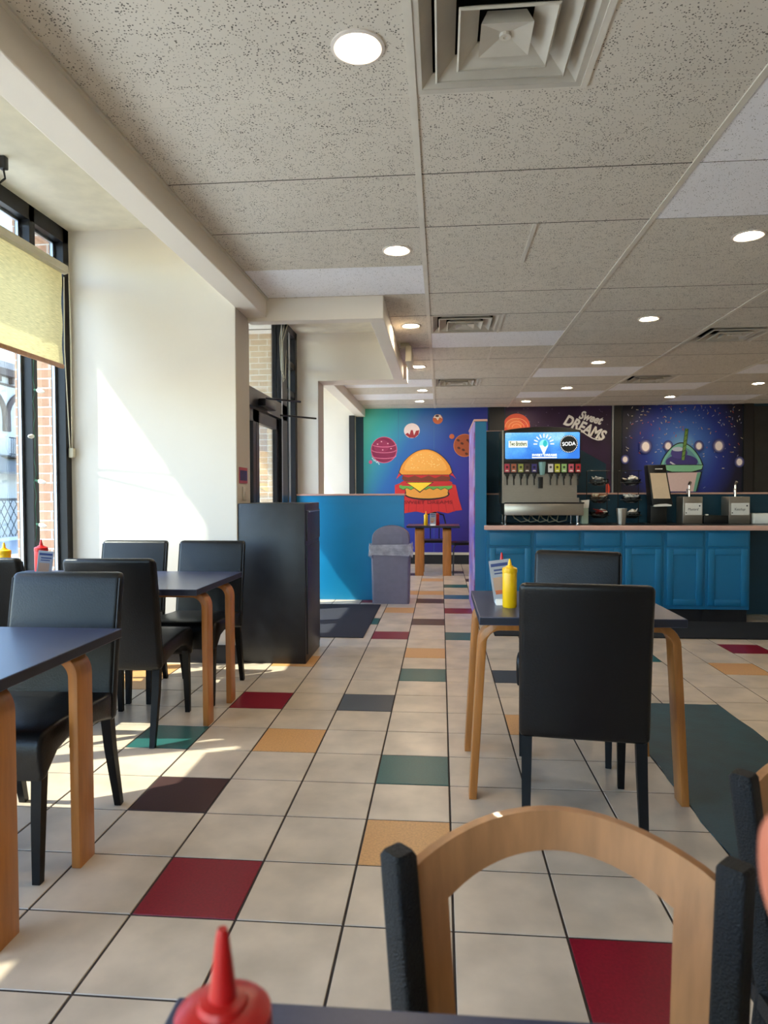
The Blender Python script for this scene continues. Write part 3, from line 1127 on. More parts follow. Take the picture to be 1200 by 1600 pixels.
# ================================================================== WOOD AND METAL CHAIRS IN FRONT
def arch_chair():
    t = thing('cafe_chair', '', 'chair', (0, 0, 0))
    R = .30
    HW = .205
    Ztop = .748

    def P(s, z, d=0.0):
        a = s / R
        taper = 1 - .45 * max(0, .75 - max(z, .44))
        lean = -.12 * (z - .44)
        # chair faces +Y; the sitter's side is concave, the ends come forward
        return (math.sin(a) * (R - d) * taper, -.2 + (1 - math.cos(a)) * (R) + d * math.cos(a) + lean, z)
    # outline of the bent plywood back: outer and inner paths in (s, z)
    outer, inner = [], []
    so, si = HW, .155
    for k in range(7):
        z = .47 + (.742 - .47) * k / 6
        outer.append((-so, z))
        inner.append((-si, .47 + (.695 - .47) * k / 6))
    for k in range(1, 24):
        s = -1 + 2 * k / 24
        outer.append((so * s, .742 + .047 * math.cos(s * PI / 2) ** .9))
        inner.append((si * s, .692 + .047 * math.cos(s * PI / 2) ** .8))
    for k in range(6, -1, -1):
        outer.append((so, .47 + (.742 - .47) * k / 6))
        inner.append((si, .47 + (.695 - .47) * k / 6))
    rings = []
    for (a, b), (c, d) in zip(outer, inner):
        rings.append([P(a, b, 0), P(c, d, 0), P(c, d, .014), P(a, b, .014)])
    MB().loft(rings).build('back', 'woodb', t, local=True, smooth=40)
    for s in (-1, 1):
        pts = []
        for z in (.762, .6, .45):
            q = P(s * (HW + .02), z, .007)
            pts.append((q[0], q[1], z))
        pts.append((pts[-1][0] * 1.0, pts[-1][1] - .03, .3))
        pts.append((pts[-1][0] * 1.03, pts[-1][1] - .05, 0))
        rings = []
        ang = s * .8
        for (x, y, z) in pts:
            h_ = .0175
            rings.append([(x + (u * math.cos(ang) - v * math.sin(ang)) * h_, y + (u * math.sin(ang) + v * math.cos(ang)) * h_, z) for u, v in rrect(-1, 1, -1, 1, .3, 2)])
        top_ = [(x + (px_ - x) * .8, y + (py_ - y) * .8, .768) for (px_, py_, _) in rings[0]]
        x, y, z = pts[0]
        top_ = [(x + (p[0] - x) * .8, y + (p[1] - y) * .8, .768) for p in rings[0]]
        MB().loft([top_] + rings).build('rear_post', M['textured'], t, local=True, smooth=50)
        MB().tube([(s * .175, .19, .44), (s * .185, .2, 0)], .0155, square=True).build('leg', M['textured'], t, local=True)
    MB().prism([(-.18, -.2), (.18, -.2), (.2, .2), (-.2, .2)], 'z', .45, .485, bev=.012).build('seat', 'leather', t, local=True)
    mb = MB()
    mb.tube([(-.17, .19, .435), (.17, .19, .435)], .014, square=True)
    mb.tube([(-.18, -.19, .435), (.18, -.19, .435)], .014, square=True)
    for s in (-1, 1):
        mb.tube([(s * .175, .19, .435), (s * .18, -.19, .435)], .014, square=True)
    mb.build('seat_frame', M['textured'], t, local=True)
    return t


M['textured'] = pm('textured_black_metal', (12, 12, 15), .5, .0, noise=(300, .5), bump=(420, .9), spec=.35)
ac = arch_chair()
ac.location = (.147, .66, 0)
ac.rotation_euler = (0, 0, PI)
tag(ac, 'black metal chair with an arched pale wood back in the foreground, facing the camera', 'chair', 'arched wood and metal chairs')
dup(ac, (.672, .93, 0), PI, 'black metal chair with arched wood back cut off by the right edge of the photo')

# ================================================================== TALL BLACK WASTE CABINET
t = thing('waste_cabinet', 'tall black waste cabinet standing at the column by the entrance', 'cabinet', (-1.19, 4.93, 0))
MB().box(-1.437, -.955, 4.66, 5.215, 0, 1.14, bev=.004).build('body', 'blackcab', t)
fl = MB().box(-.957, -.944, 4.7, 5.18, .87, 1.09, bev=.003).build('flap', 'blackcab', t)
MB().box(-.946, -.936, 4.75, 5.13, 1.075, 1.083).build('flap_edge', 'bead', fl)
MB().box(-.957, -.946, 4.7, 5.18, .06, .84, bev=.003).build('door', 'blackcab', t)

# ================================================================== TRASH CAN
tx0, tx1, ty0, ty1 = -.765, -.335, 7.28, 7.525
t = thing('trash_can', 'grey plastic trash can with domed lid and clear bag by the teal wall', 'trash can', ((tx0 + tx1) / 2, 7.4, 0))


def taper(x0, x1, y0, y1, z0, z1, k, mb, m=0, r=.03):
    rings = []
    for i in range(5):
        u = i / 4
        s = 1 + k * (u - 1)
        cx, cy = (x0 + x1) / 2, (y0 + y1) / 2
        rings.append([(cx + (a - cx) * s, cy + (b - cy) * s, z0 + (z1 - z0) * u) for a, b in rrect(x0, x1, y0, y1, r, 4)])
    mb.loft(rings, m)


mb = MB()
taper(tx0, tx1, ty0, ty1, 0.0, .60, .06, mb)
taper(tx0 + .015, tx1 - .015, ty0 + .015, ty1 - .015, 0.0, .05, -.0, mb)
mb.build('bin', 'greyplastic', t)
mb = MB()
rings = []
prof = []
for k in range(17):
    a = PI * k / 16
    prof.append(((tx0 + tx1) / 2 - .205 * math.cos(a), .72 + .135 * math.sin(a)))
prof = [(tx1 - .01, .6), (tx0 + .01, .6), ((tx0 + tx1) / 2 - .205, .7)] + prof[1:-1] + [((tx0 + tx1) / 2 + .205, .7)]
mb.prism(prof[::-1], 'y', ty0 + .01, ty1 - .01, bev=.012)
mb.box(tx0 - .012, tx1 + .012, ty0 - .012, ty1 + .012, .6, .635, bev=.008)
mb.build('lid', 'greyplastic', t)
MB().prism(rrect((tx0 + tx1) / 2 - .13, (tx0 + tx1) / 2 + .13, .66, .77, .02), 'y', ty0 + .004, ty0 + .012).build('flap', 'greyplastic', t)
rings = []
for i in range(7):
    u = i / 6
    z = .655 - .13 * u
    ring = []
    base = rrect(tx0 - .018, tx1 + .018, ty0 - .018, ty1 + .018, .03, 8)
    for q, (a, b) in enumerate(base):
        cx, cy = (tx0 + tx1) / 2, (ty0 + ty1) / 2
        wv = 1 + .02 * u + .035 * u * math.sin(q * 2.1 + i) + .015 * math.sin(q * 3.7 + i * 1.3)
        ring.append((cx + (a - cx) * wv, cy + (b - cy) * wv, z + .02 * u * math.sin(q * 1.3) + .012 * math.sin(q * .7)))
    rings.append(ring)
MB().loft(rings, cap=False).build('bag', 'bag', t, smooth=0)

# ================================================================== MATS
mb = MB()
mb.box(-1.62, -.648, 5.54, 7.21, 0.0005, .007, bev=.002)
tag(mb.build('entrance_mat', 'rubber', base=(-1.13, 6.37, 0)), 'charcoal carpet mat on the tiles in front of the entrance door', 'mat')
tag(MB().box(.45, 3.6, 5.7, 6.43, .0005, .012, bev=.004).build('rug', 'rug', base=(2, 6.06, 0)), 'long black rug on the floor along the teal cabinets', 'rug')
pts = []
for (x0, y0, x1, y1) in ((.955, 2.13, 1.573, 2.13), (1.573, 2.13, 1.573, 3.92), (1.573, 3.92, .955, 3.92), (.955, 3.92, .955, 2.13)):
    for k in range(14):
        j = random.uniform(-.008, .008)
        pts.append((x0 + (x1 - x0) * k / 14 + j, y0 + (y1 - y0) * k / 14 + random.uniform(-.008, .008)))
tag(MB().prism(pts, 'z', .0005, .004).build('floor_mat', 'tealmat', base=(1.26, 3, 0)), 'worn dark teal mat with ragged edges on the floor right of the middle table', 'mat')

# ================================================================== PARTITIONS, COUNTER, CABINETS
mb = MB()
mb.box(.328, .434, 6.5, 7.62, 0, 1.895)
part = struct(mb, 'wall_partition', 'tealdark')
part.data.materials[0] = M['teal']
struct(MB().box(.312, .444, 6.49, 7.63, 1.895, 1.915, bev=.004), 'trim_10', 'pink')
# dividing wall behind the counter whose top slopes down to the right
a_, b_, c_ = at(890, 693, Y=7.62), at(947, 725, Y=7.62), at(947, 772, Y=7.62)
mb = MB().prism([(.434, 0), (b_.x, 0), (b_.x, b_.z), (a_.x, a_.z), (1.35, 1.9), (.434, 1.9)], 'y', 7.62, 7.72)
struct(mb, 'wall_sloping', 'tealdark')
struct(MB().prism([(.434, 1.9), (1.35, 1.9), (1.35, 1.908), (.434, 1.908)], 'y', 7.61, 7.73), 'trim_11', 'pink')
mb = MB().box(.434, 4.6, 7.0, 7.1, 0, 1.19)
mb.box(.434, 4.6, 6.995, 7.0, 1.05, 1.054)
struct(mb, 'wall_backsplash', 'tealdark')
struct(MB().box(.434, 4.6, 6.98, 7.12, 1.19, 1.208, bev=.003), 'trim_12', 'pink')

# printed wrap on the side of the partition
WR = bpy.data.materials.new('purple_print')
WR.use_nodes = True
n_ = WR.node_tree.nodes
l_ = WR.node_tree.links
tc = n_.new('ShaderNodeTexCoord')
nz = n_.new('ShaderNodeTexNoise')
nz.inputs['Scale'].default_value = 3.2
nz.inputs['Detail'].default_value = 6
rp = n_.new('ShaderNodeValToRGB')
els = rp.color_ramp.elements
els[0].position, els[0].color = .32, lin((58, 52, 150))
els[1].position, els[1].color = .7, lin((214, 200, 236))
for p_, c_2 in ((.42, (108, 104, 214)), (.5, (150, 84, 150)), (.58, (168, 150, 222))):
    e = els.new(p_)
    e.color = lin(c_2)
l_.new(tc.outputs['Object'], nz.inputs['Vector'])
l_.new(nz.outputs['Fac'], rp.inputs[0])
l_.new(rp.outputs[0], n_['Principled BSDF'].inputs['Base Color'])
n_['Principled BSDF'].inputs['Roughness'].default_value = .35
tag(MB().box(.316, .3265, 6.505, 7.615, .005, 1.89).build('printed_panel', WR, base=(.323, 7.06, 0), smooth=0), 'violet and white printed panel on the narrow side of the teal partition', 'panel')

edges = [.434, .868, 1.31, 1.687, 2.062, 2.431, 2.83]
CL = ['first teal base cabinet from the left, beside the partition', 'second teal base cabinet from the left, under the soda machine', 'third teal base cabinet from the left, behind the middle chairs',
      'fourth teal base cabinet from the left, below the napkin dispenser', 'fifth teal base cabinet from the left, below the left steel pump box', 'last teal base cabinet on the right end of the row']
for k in range(6):
    x0, x1 = edges[k], edges[k + 1]
    t = thing('base_cabinet', CL[k], 'cabinet', ((x0 + x1) / 2, 6.6, 0), group='teal base cabinets')
    mb = MB().box(x0 + .001, x1 - .001, 6.42, 6.98, .125, .862, 0)
    mb.box(x0 + .001, x1 - .001, 6.47, 6.98, 0, .125, 1)
    mb.build('body', ['teal', 'blackbase'], t, smooth=0)
    a, b = x0 + .024, x1 - .024
    MB().box(a, b, 6.4, 6.42, .712, .838, bev=.005).build('drawer', 'teal', t)
    mb = MB()
    z0, z1, r = .16, .69, .058
    mb.box(a, a + r, 6.4, 6.42, z0, z1, bev=.004)
    mb.box(b - r, b, 6.4, 6.42, z0, z1, bev=.004)
    mb.box(a + r, b - r, 6.4, 6.42, z0, z0 + r, bev=.004)
    mb.box(a + r, b - r, 6.4, 6.42, z1 - r, z1, bev=.004)
    mb.box(a + r - .004, b - r + .004, 6.411, 6.42, z0 + r - .004, z1 - r + .004)
    mb.build('door', 'teal', t)
t = thing('countertop', 'long black countertop with a rose edge on the teal cabinets', 'countertop', (2, 6.68, .864))
MB().box(.436, 4.4, 6.37, 6.995, .864, .905).build('top', 'blacktop', t, smooth=0)
MB().box(.405, 4.4, 6.345, 6.37, .862, .905, bev=.004).build('front_edge', 'pink', t)
struct(MB().box(2.84, 4.4, 6.9, 6.99, 0, .86), 'trim_13', 'tealdark')

# ================================================================== SODA FOUNTAIN
SY = 6.62
ZC = .905
k_ = SY / 6.75
t = thing('soda_fountain', 'steel and black soda dispenser with a lit blue sign on the counter', 'soda machine', (.99, 6.8, ZC))


def sp(px, py):
    return at(px, py, Y=SY)


xl, xr = sp(785, 700).x, sp(907, 700).x
ztop, zbody = sp(850, 667).z, sp(850, 786).z
mb = MB()
mb.box(xl, xr - .02, SY + .06, SY + .34, zbody, sp(0, 728).z + .3, 0)
mb.box(xl - .004, xl + .012, SY - .01, SY + .34, zbody, ztop - .03, 0)
mb.box(xl, xr - .01, SY + .0, SY + .34, zbody, zbody + .05, 0)
mb.build('body', 'steel', t, smooth=0)
# black marquee with a softly arched top
zs0, zs1 = sp(850, 717).z, sp(850, 676).z
arc = []
for k in range(11):
    u = k / 10
    arc.append((xl + .01 + (xr - xl - .01) * u, ztop - .035 + .035 * math.sin(PI * u) ** .7))
prof = [(xl + .01, zs0 - .035), (xr, zs0 - .035)] + arc[::-1]
mq = MB().prism(prof, 'y', SY - .02, SY + .34, bev=.006).build('marquee', 'black', t)
# lit screen
SC = bpy.data.materials.new('lit_blue_sign')
SC.use_nodes = True
n_ = SC.node_tree.nodes
l_ = SC.node_tree.links
tc = n_.new('ShaderNodeTexCoord')
vo = n_.new('ShaderNodeTexVoronoi')
vo.inputs['Scale'].default_value = 70
nz = n_.new('ShaderNodeTexNoise')
nz.inputs['Scale'].default_value = 4
l_.new(tc.outputs['Object'], vo.inputs['Vector'])
l_.new(tc.outputs['Object'], nz.inputs['Vector'])
sx = n_.new('ShaderNodeSeparateXYZ')
l_.new(tc.outputs['Object'], sx.inputs[0])
ma = n_.new('ShaderNodeMath')
ma.operation = 'MULTIPLY_ADD'
ma.inputs[1].default_value = .16
l_.new(vo.outputs['Distance'], ma.inputs[0])
l_.new(nz.outputs['Fac'], ma.inputs[2])
m2 = n_.new('ShaderNodeMath')
m2.operation = 'MULTIPLY_ADD'
m2.inputs[1].default_value = 1.1
l_.new(sx.outputs['Z'], m2.inputs[0])
l_.new(ma.outputs[0], m2.inputs[2])
rp = n_.new('ShaderNodeValToRGB')
els = rp.color_ramp.elements
els[0].position, els[0].color = 1.05, lin((30, 104, 196))
els[1].position, els[1].color = 1.0, lin((190, 226, 240))
mr = n_.new('ShaderNodeMapRange')
mr.inputs[1].default_value = zs0 - ZC + .0 + .55
mr.inputs[2].default_value = zs1 - ZC + .65 + .4
l_.new(m2.outputs[0], mr.inputs[0])
els[0].position = .1
els[1].position = .95
e = els.new(.5)
e.color = lin((84, 160, 222))
l_.new(mr.outputs[0], rp.inputs[0])
bs = n_['Principled BSDF']
bs.inputs['Base Color'].default_value = (.02, .03, .05, 1)
l_.new(rp.outputs[0], bs.inputs['Emission Color'])
bs.inputs['Emission Strength'].default_value = .36
sl, sr = sp(789, 700).x, sp(905, 700).x
scr = MB().prism(rrect(sl, sr, zs0, zs1, .012), 'y', SY - .026, SY - .019).build('sign_screen', SC, mq, smooth=0)


def emat(name, c, s=.32):
    return pm(name, c, .5, emit=(c, s))


mb = MB()
y_ = SY - .0275
ca = sp(849, 694)
for k in range(9):
    a = PI * k / 8
    c0, s0 = math.cos(a), math.sin(a)
    r0, r1 = .062, .098
    w_ = .005
    mb.poly([(ca.x + c0 * r0 - s0 * w_, ca.z + s0 * r0 + c0 * w_), (ca.x + c0 * r1 - s0 * w_, ca.z + s0 * r1 + c0 * w_), (ca.x + c0 * r1 + s0 * w_, ca.z + s0 * r1 - c0 * w_), (ca.x + c0 * r0 + s0 * w_, ca.z + s0 * r0 - c0 * w_)], y_, 0)
mb.disc((ca.x, ca.z - .005), .042, 1, y=y_, rz=.046)
mb.poly([(ca.x - .04, ca.z - .015), (ca.x + .04, ca.z - .015), (ca.x, ca.z - .108)], y_ - .0005, 2)
mb.disc((ca.x + .012, ca.z + .004), .02, 3, y=y_ - .001, rz=.032)
p = sp(809, 694)
mb.poly([(p.x - .09, p.z - .034), (p.x + .09, p.z - .034), (p.x + .09, p.z + .03), (p.x - .09, p.z + .03)], y_, 6)
mb.text('Two Brothers', .058, (p.x, y_ - .001, p.z), 4, width=.165, offset=.0012)
p = sp(850, 713)
mb.text('SWEET DREAMS', .03, (p.x, y_, p.z + .01), 5, width=.235, offset=.0006)
mb.poly([(p.x - .118, p.z - .018), (p.x + .118, p.z - .018), (p.x + .118, p.z - .008), (p.x - .118, p.z - .008)], y_, 5)
p = sp(888, 694)
mb.disc((p.x, p.z), .086, 4, y=y_, seg=40)
for k in range(30):
    a = 2 * PI * k / 30
    mb.disc((p.x + .079 * math.cos(a), p.z + .079 * math.sin(a)), .004, 5, y=y_ - .0008, seg=6)
mb.text('SODA', .052, (p.x, y_ - .001, p.z), 5, width=.125, ang=.05, offset=.0003)
mb.build('sign_print', [emat('ray_pink', (214, 206, 236)), emat('scoop_teal', (120, 196, 206)), emat('cone_pale', (206, 232, 230)), emat('swirl_teal', (34, 150, 160)), emat('sign_black', (10, 12, 14), .2), emat('sign_white', (236, 240, 246)), emat('sign_pale', (206, 214, 190))], scr, smooth=0)
# label rail with flavour cards, black valves and levers
zl0, zl1 = sp(850, 738).z, sp(850, 722).z
MB().box(xl + .015, xr, SY - .01, SY + .1, zl0 - .012, zs0 - .03, bev=.006).build('label_rail', 'black', t)
cards = [(792, (190, 60, 86)), (802.5, (170, 96, 70)), (813.5, (150, 160, 80)), (823.5, (80, 60, 56)), (834.5, (66, 56, 130)), (860, (216, 214, 222)), (870.5, (190, 190, 56)), (881, (150, 190, 120)), (892, (200, 90, 110)), (903, (170, 34, 44))]
for k, (px, c) in enumerate(cards):
    a, b = sp(px - 4, 738), sp(px + 4, 725)
    mb = MB().box(a.x, b.x, SY - .016, SY - .01, a.z, b.z, 0, bev=.001)
    d = tuple(v * .35 for v in c)
    mb.disc(((a.x + b.x) / 2, a.z + (b.z - a.z) * .62), .012, 1, y=SY - .0165, seg=10)
    mb.poly([(a.x + .008, a.z + .01), (b.x - .008, a.z + .01), (b.x - .012, a.z + .022), (a.x + .012, a.z + .022)], SY - .0165, 2)
    mb.build('flavour_card', [pm('card_%d' % k, c, .4), pm('card_mark_%d' % k, d, .4), 'paper'], t, smooth=0)
    q = sp(px + 1, 745)
    mb = MB()
    mb.box(q.x - .016, q.x + .016, SY - .01, SY + .06, q.z + .008, zl0 - .01, bev=.003)
    mb.lathe(q.x, SY + .02, [(.012, q.z + .01), (.009, q.z - .02), (.004, q.z - .02)], 10)
    v = mb.build('valve', 'black', t)
    MB().prism([(SY + .045, q.z + .01), (SY + .055, q.z + .01), (SY + .035, q.z - .08), (SY + .027, q.z - .08)], 'x', q.x - .006, q.x + .006).build('lever', 'black', v)
q = sp(847, 731)
mb = MB()
mb.lathe(q.x, SY - .012, [(.022, q.z - .07), (.036, q.z + .055), (.0365, q.z + .055)], 18)
mb.build('ice_cup_print', pm('pale_teal_plastic', (120, 164, 168), .4), t)
q = sp(845, 755)
MB().prism([(SY + .0, q.z + .06), (SY + .05, q.z + .06), (SY + .03, q.z - .05), (SY + .015, q.z - .05)], 'x', q.x - .022, q.x + .022, bev=.004).build('ice_lever', 'black', t)
# drip tray and legs
z0, z1 = sp(850, 805).z, sp(850, 787).z
MB().box(sp(787, 790).x, sp(910, 790).x, SY - .06, SY + .32, z0, z1, bev=.004).build('drip_tray', 'steel', t)
MB().box(sp(788, 790).x, sp(911, 790).x, SY - .064, SY + .32, z1, z1 + .014, bev=.003).build('tray_grille', 'black', t)
for px in (789, 901):
    for y in (SY - .04, SY + .28):
        x = sp(px, 810).x
        MB().lathe(x, y, [(.016, z0), (.01, ZC + .012), (.014, ZC + .006), (.014, ZC)], 12).build('leg', 'chrome', t)
for k in range(5):
    x0 = sp(805 + k * 15, 812).x
    mb = MB().tube([(x0, SY + .3, z0 + .005), (x0 + .02, SY + .22, ZC + .05), (x0 + .08, SY + .2, ZC + .012), (x0 + .16, SY + .22, ZC + .03), (x0 + .19, SY + .3, z0 + .005)], .006, 8)
    mb.build('hose', M['plate'], t)

# ================================================================== THINGS ON THE COUNTER
def cp(px, py, Y=6.75):
    return at(px, py, Y=Y)


def box_thing(name, label, cat, x0, x1, y0, y1, z0, z1, mat, bev=.004):
    return tag(MB().box(x0, x1, y0, y1, z0, z1, bev=bev).build(name, mat, base=((x0 + x1) / 2, (y0 + y1) / 2, z0)), label, cat)


x = cp(913.5, 810).x
t = thing('lid_holder', 'pale green and white carton of straws right beside the soda dispenser', 'holder', (x, 6.75, ZC))
MB().box(x - .035, x + .028, 6.71, 6.79, ZC, cp(0, 795).z, bev=.004).build('carton', pm('pale_green_carton', (170, 188, 172), .6), t)
MB().prism([(x - .036, cp(0, 795).z + .002), (x + .03, cp(0, 795).z + .002), (x + .038, cp(0, 783).z), (x - .04, cp(0, 784).z)], 'y', 6.715, 6.785).build('paper_top', 'paper', t)


def packet_pile(name, c, r, h, mats, label, n=16, sz=.03):
    mb = MB()
    for k in range(n):
        a, q = random.uniform(0, 2 * PI), r * math.sqrt(random.random()) * .75
        px, py, pz = c[0] + q * math.cos(a), c[1] + q * math.sin(a), c[2] + h * (.35 + .65 * random.random())
        b = MB().box(-sz, sz, -sz * .55, sz * .55, -.003, .003, bev=.002, seg=1)
        mt = Matrix.Translation((px, py, pz)) @ Matrix.Rotation(random.uniform(0, PI), 4, 'Z') @ Matrix.Rotation(random.uniform(-.9, .9), 4, 'X') @ Matrix.Rotation(random.uniform(-.6, .6), 4, 'Y')
        bmesh.ops.transform(b.bm, matrix=mt, verts=b.bm.verts[:])
        me = bpy.data.meshes.new('tmp')
        b.bm.to_mesh(me)
        b.bm.free()
        n0 = len(mb.bm.faces)
        mb.bm.from_mesh(me)
        bpy.data.meshes.remove(me)
        mb.bm.faces.ensure_lookup_table()
        mi = random.randrange(len(mats))
        for f in mb.bm.faces[n0:]:
            f.material_index = mi
    return tag(mb.build(name, mats, base=(c[0], c[1], c[2])), label, 'packets', kind='stuff')


M['silverp'] = pm('silver_packet', (170, 172, 176), .35, .3)
M['brownp'] = pm('brown_packet', (150, 98, 66), .6)
M['redp'] = pm('red_packet', (150, 30, 32), .5)


def rack(px, rackname, tiers):
    c = cp(px, 780)
    x = c.x
    Y = 6.78
    t = thing('wire_rack', 'three-tier black wire rack of packet bowls, ' + rackname, 'rack', (x, Y, ZC), group='three-tier wire racks on the counter')
    mb = MB()
    zt = cp(0, 741).z
    for sx_ in (-1, 1):
        mb.tube([(x + sx_ * .1, Y + .09, ZC + .002), (x + sx_ * .1, Y + .09, zt), (x + sx_ * .1, Y + .0, zt)], .004, 6)
        mb.tube([(x + sx_ * .1, Y + .09, ZC + .003), (x + sx_ * .1, Y - .1, ZC + .003)], .004, 6)
    mb.tube([(x - .1, Y + .0, zt), (x + .1, Y, zt)], .004, 6)
    zs = []
    for py in (762, 787, 809):
        z = cp(0, py).z - .004
        zs.append(z)
        mb.tube([(x + .098 * math.cos(a), Y - .005 + .098 * math.sin(a), z + .03) for a in [2 * PI * k / 24 for k in range(25)]], .004, 6)
    mb.build('wire_frame', 'black', t)
    for z, (bl_, pl, mats, n, sz) in zip(zs, tiers):
        mb = MB()
        mb.lathe(x, Y - .005, [(.05, z), (.078, z + .022), (.094, z + .062), (.0905, z + .062), (.075, z + .024), (.048, z + .003)], 22)
        b = tag(mb.build('bowl', 'clear', base=(x, Y - .005, z)), bl_, 'bowl', 'clear bowls in the wire racks')
        packet_pile('packets', (x, Y - .005, z + .022), .075, .06, mats, pl, n, sz)


rack(937, 'left one beside the soda dispenser', [
    ('clear top bowl of the left wire rack, holding silver packets', 'silver and white packets heaped in the top bowl of the left rack', ['silverp', 'white'], 16, .03),
    ('clear middle bowl of the left wire rack, holding brown packets', 'brown packets heaped in the middle bowl of the left rack', ['brownp', 'brownp', 'plate'], 18, .03),
    ('clear bottom bowl of the left wire rack, holding red packets', 'red and white packets heaped in the bottom bowl of the left rack', ['redp', 'white', 'redp'], 20, .028)])
rack(987, 'right one beside the napkin dispenser', [
    ('clear top bowl of the right wire rack, holding cream packets', 'large cream packets in the top bowl of the right rack', ['paper', 'cream'], 12, .034),
    ('clear middle bowl of the right wire rack, holding white packets', 'white and grey packets in the middle bowl of the right rack', ['white', 'silverp'], 18, .026),
    ('clear bottom bowl of the right wire rack, holding small white packets', 'small white packets in the bottom bowl of the right rack', ['white'], 22, .02)])
x = cp(971, 810, 6.55).x
tag(MB().lathe(x, 6.55, [(.034, ZC), (.036, ZC + .002), (.05, ZC + .155), (.047, ZC + .155), (.034, ZC + .01)], 24).build('steel_tumbler', 'steel', base=(x, 6.55, ZC)), 'brushed steel tumbler standing between the two wire racks', 'cup')

# napkin dispenser
c = cp(1030, 770)
t = thing('napkin_dispenser', 'tilted black napkin dispenser with a tan front on a black foot', 'napkin dispenser', (c.x, 6.78, ZC))
x0, x1 = cp(1014, 790).x, cp(1046, 790).x
zb, zt = cp(0, 792).z, cp(0, 733).z
MB().box(x0 + .02, x1 - .02, 6.76, 6.88, ZC, zb + .02, bev=.006).build('foot', 'black', t)
tilt = .06
mb = MB()
mb.loft([[(x0 + a, 6.7, zb), (x1 + a, 6.7, zb), (x1 + a, 6.88, zb), (x0 + a, 6.88, zb)] if z == 0 else [(x0 - .02, 6.74, zt), (x1 - .04, 6.74, zt), (x1 - .04, 6.86, zt), (x0 - .02, 6.86, zt)] for a, z in ((.02, 0), (0, 1))])
mb._bev(mb.bm.edges[:], .008)
mb.build('case', 'black', t)


def nd(u, v):
    return (x0 + .02 - .04 * v + (x1 - x0 - .02 * v) * u, 6.7 + .04 * v - .002, zb + (zt - zb) * v)


mb = MB().face([nd(.1, .2), nd(.9, .2), nd(.9, .8), nd(.1, .8)])
mb = MB()
q = [nd(.08, .18), nd(.92, .18), nd(.92, .8), nd(.08, .8)]
mb.loft([q, [(a, b + .003, c2) for a, b, c2 in q]])
mb.build('face_plate', pm('tan_face', (206, 184, 158), .5), t, smooth=0)
mb = MB().prism([(x0 + .03, zb - .006), (x1 - .005, zb - .002), (x1 - .002, zb + .012), (x1 - .05, zb + .022), (x0 + .08, zb + .018), (x0 + .03, zb + .01)], 'y', 6.68, 6.74)
mb.build('napkin', 'paper', t)
q = nd(.6, .9)
MB().box(q[0] - .04, q[0] + .03, q[1] - .004, q[1], q[2] - .004, q[2] + .004).build('maker_mark', 'paper', t, smooth=0)

# steel pump boxes
for (pa, pb, label, word) in ((1067, 1098, 'left steel pump box with a white label, next to the napkin dispenser', 'Mustard'), (1139, 1172, 'right steel pump box with a white label, near the end of the counter', 'Ketchup')):
    x0, x1 = cp(pa, 800).x, cp(pb, 800).x
    zt = cp(0, 779).z
    t = thing('sauce_pump', label, 'pump dispenser', ((x0 + x1) / 2, 6.84, ZC), group='steel sauce pumps')
    MB().box(x0, x1, 6.75, 6.94, ZC, zt, bev=.006).build('case', 'steel', t)
    mb = MB().box(x0 + .02, x1 - .01, 6.747, 6.75, cp(0, 805).z, cp(0, 788).z)
    lb = mb.build('label_card', 'paper', t, smooth=0)
    mb = MB().text(word, .035, ((x0 + x1) / 2, 6.7465, cp(0, 797).z), 0, width=.1, shear=.3, depth=.0003)
    mb.disc((x1 - .03, cp(0, 792).z), .008, 0, y=6.7463, seg=8)
    mb.disc((x0 + .03, cp(0, 802).z), .006, 0, y=6.7463, seg=8)
    mb.build('label_print', 'blackbase', lb, smooth=0)
    xm = (x0 + x1) / 2
    mb = MB().tube([(xm, 6.85, zt), (xm, 6.85, zt + .12)], .01, 12)
    mb.tube([(xm, 6.85, zt + .12), (xm + .004, 6.83, zt + .145)], .014, 12)
    mb.tube([(xm, 6.84, zt + .07), (xm - .06, 6.74, zt + .075), (xm - .065, 6.72, zt + .03)], .006, 8)
    mb.build('pump', 'chrome', t)
x0, x1 = cp(1100, 810).x, cp(1138, 810).x
box_thing('condiment_box', 'low black box between the two steel pump boxes', 'box', x0, x1, 6.75, 6.93, ZC, cp(0, 806).z, 'black')
x = cp(1106, 804).x
box_thing('paper_scrap', 'crumpled white scrap on the left end of the low black box', 'paper', x - .012, x + .016, 6.77, 6.8, cp(0, 806).z, cp(0, 806).z + .014, 'paper', .005)
x0 = cp(1178, 810).x
box_thing('napkin_box', 'white box at the right end of the counter by the photo edge', 'box', x0, x0 + .34, 6.74, 6.92, ZC, cp(0, 803).z, 'white', .008)

# ================================================================== MURALS ON THE FAR WALL
MY = 11.49


def mu(px, py):
    p = at(px, py, Y=MY)
    return (p.x, p.z)


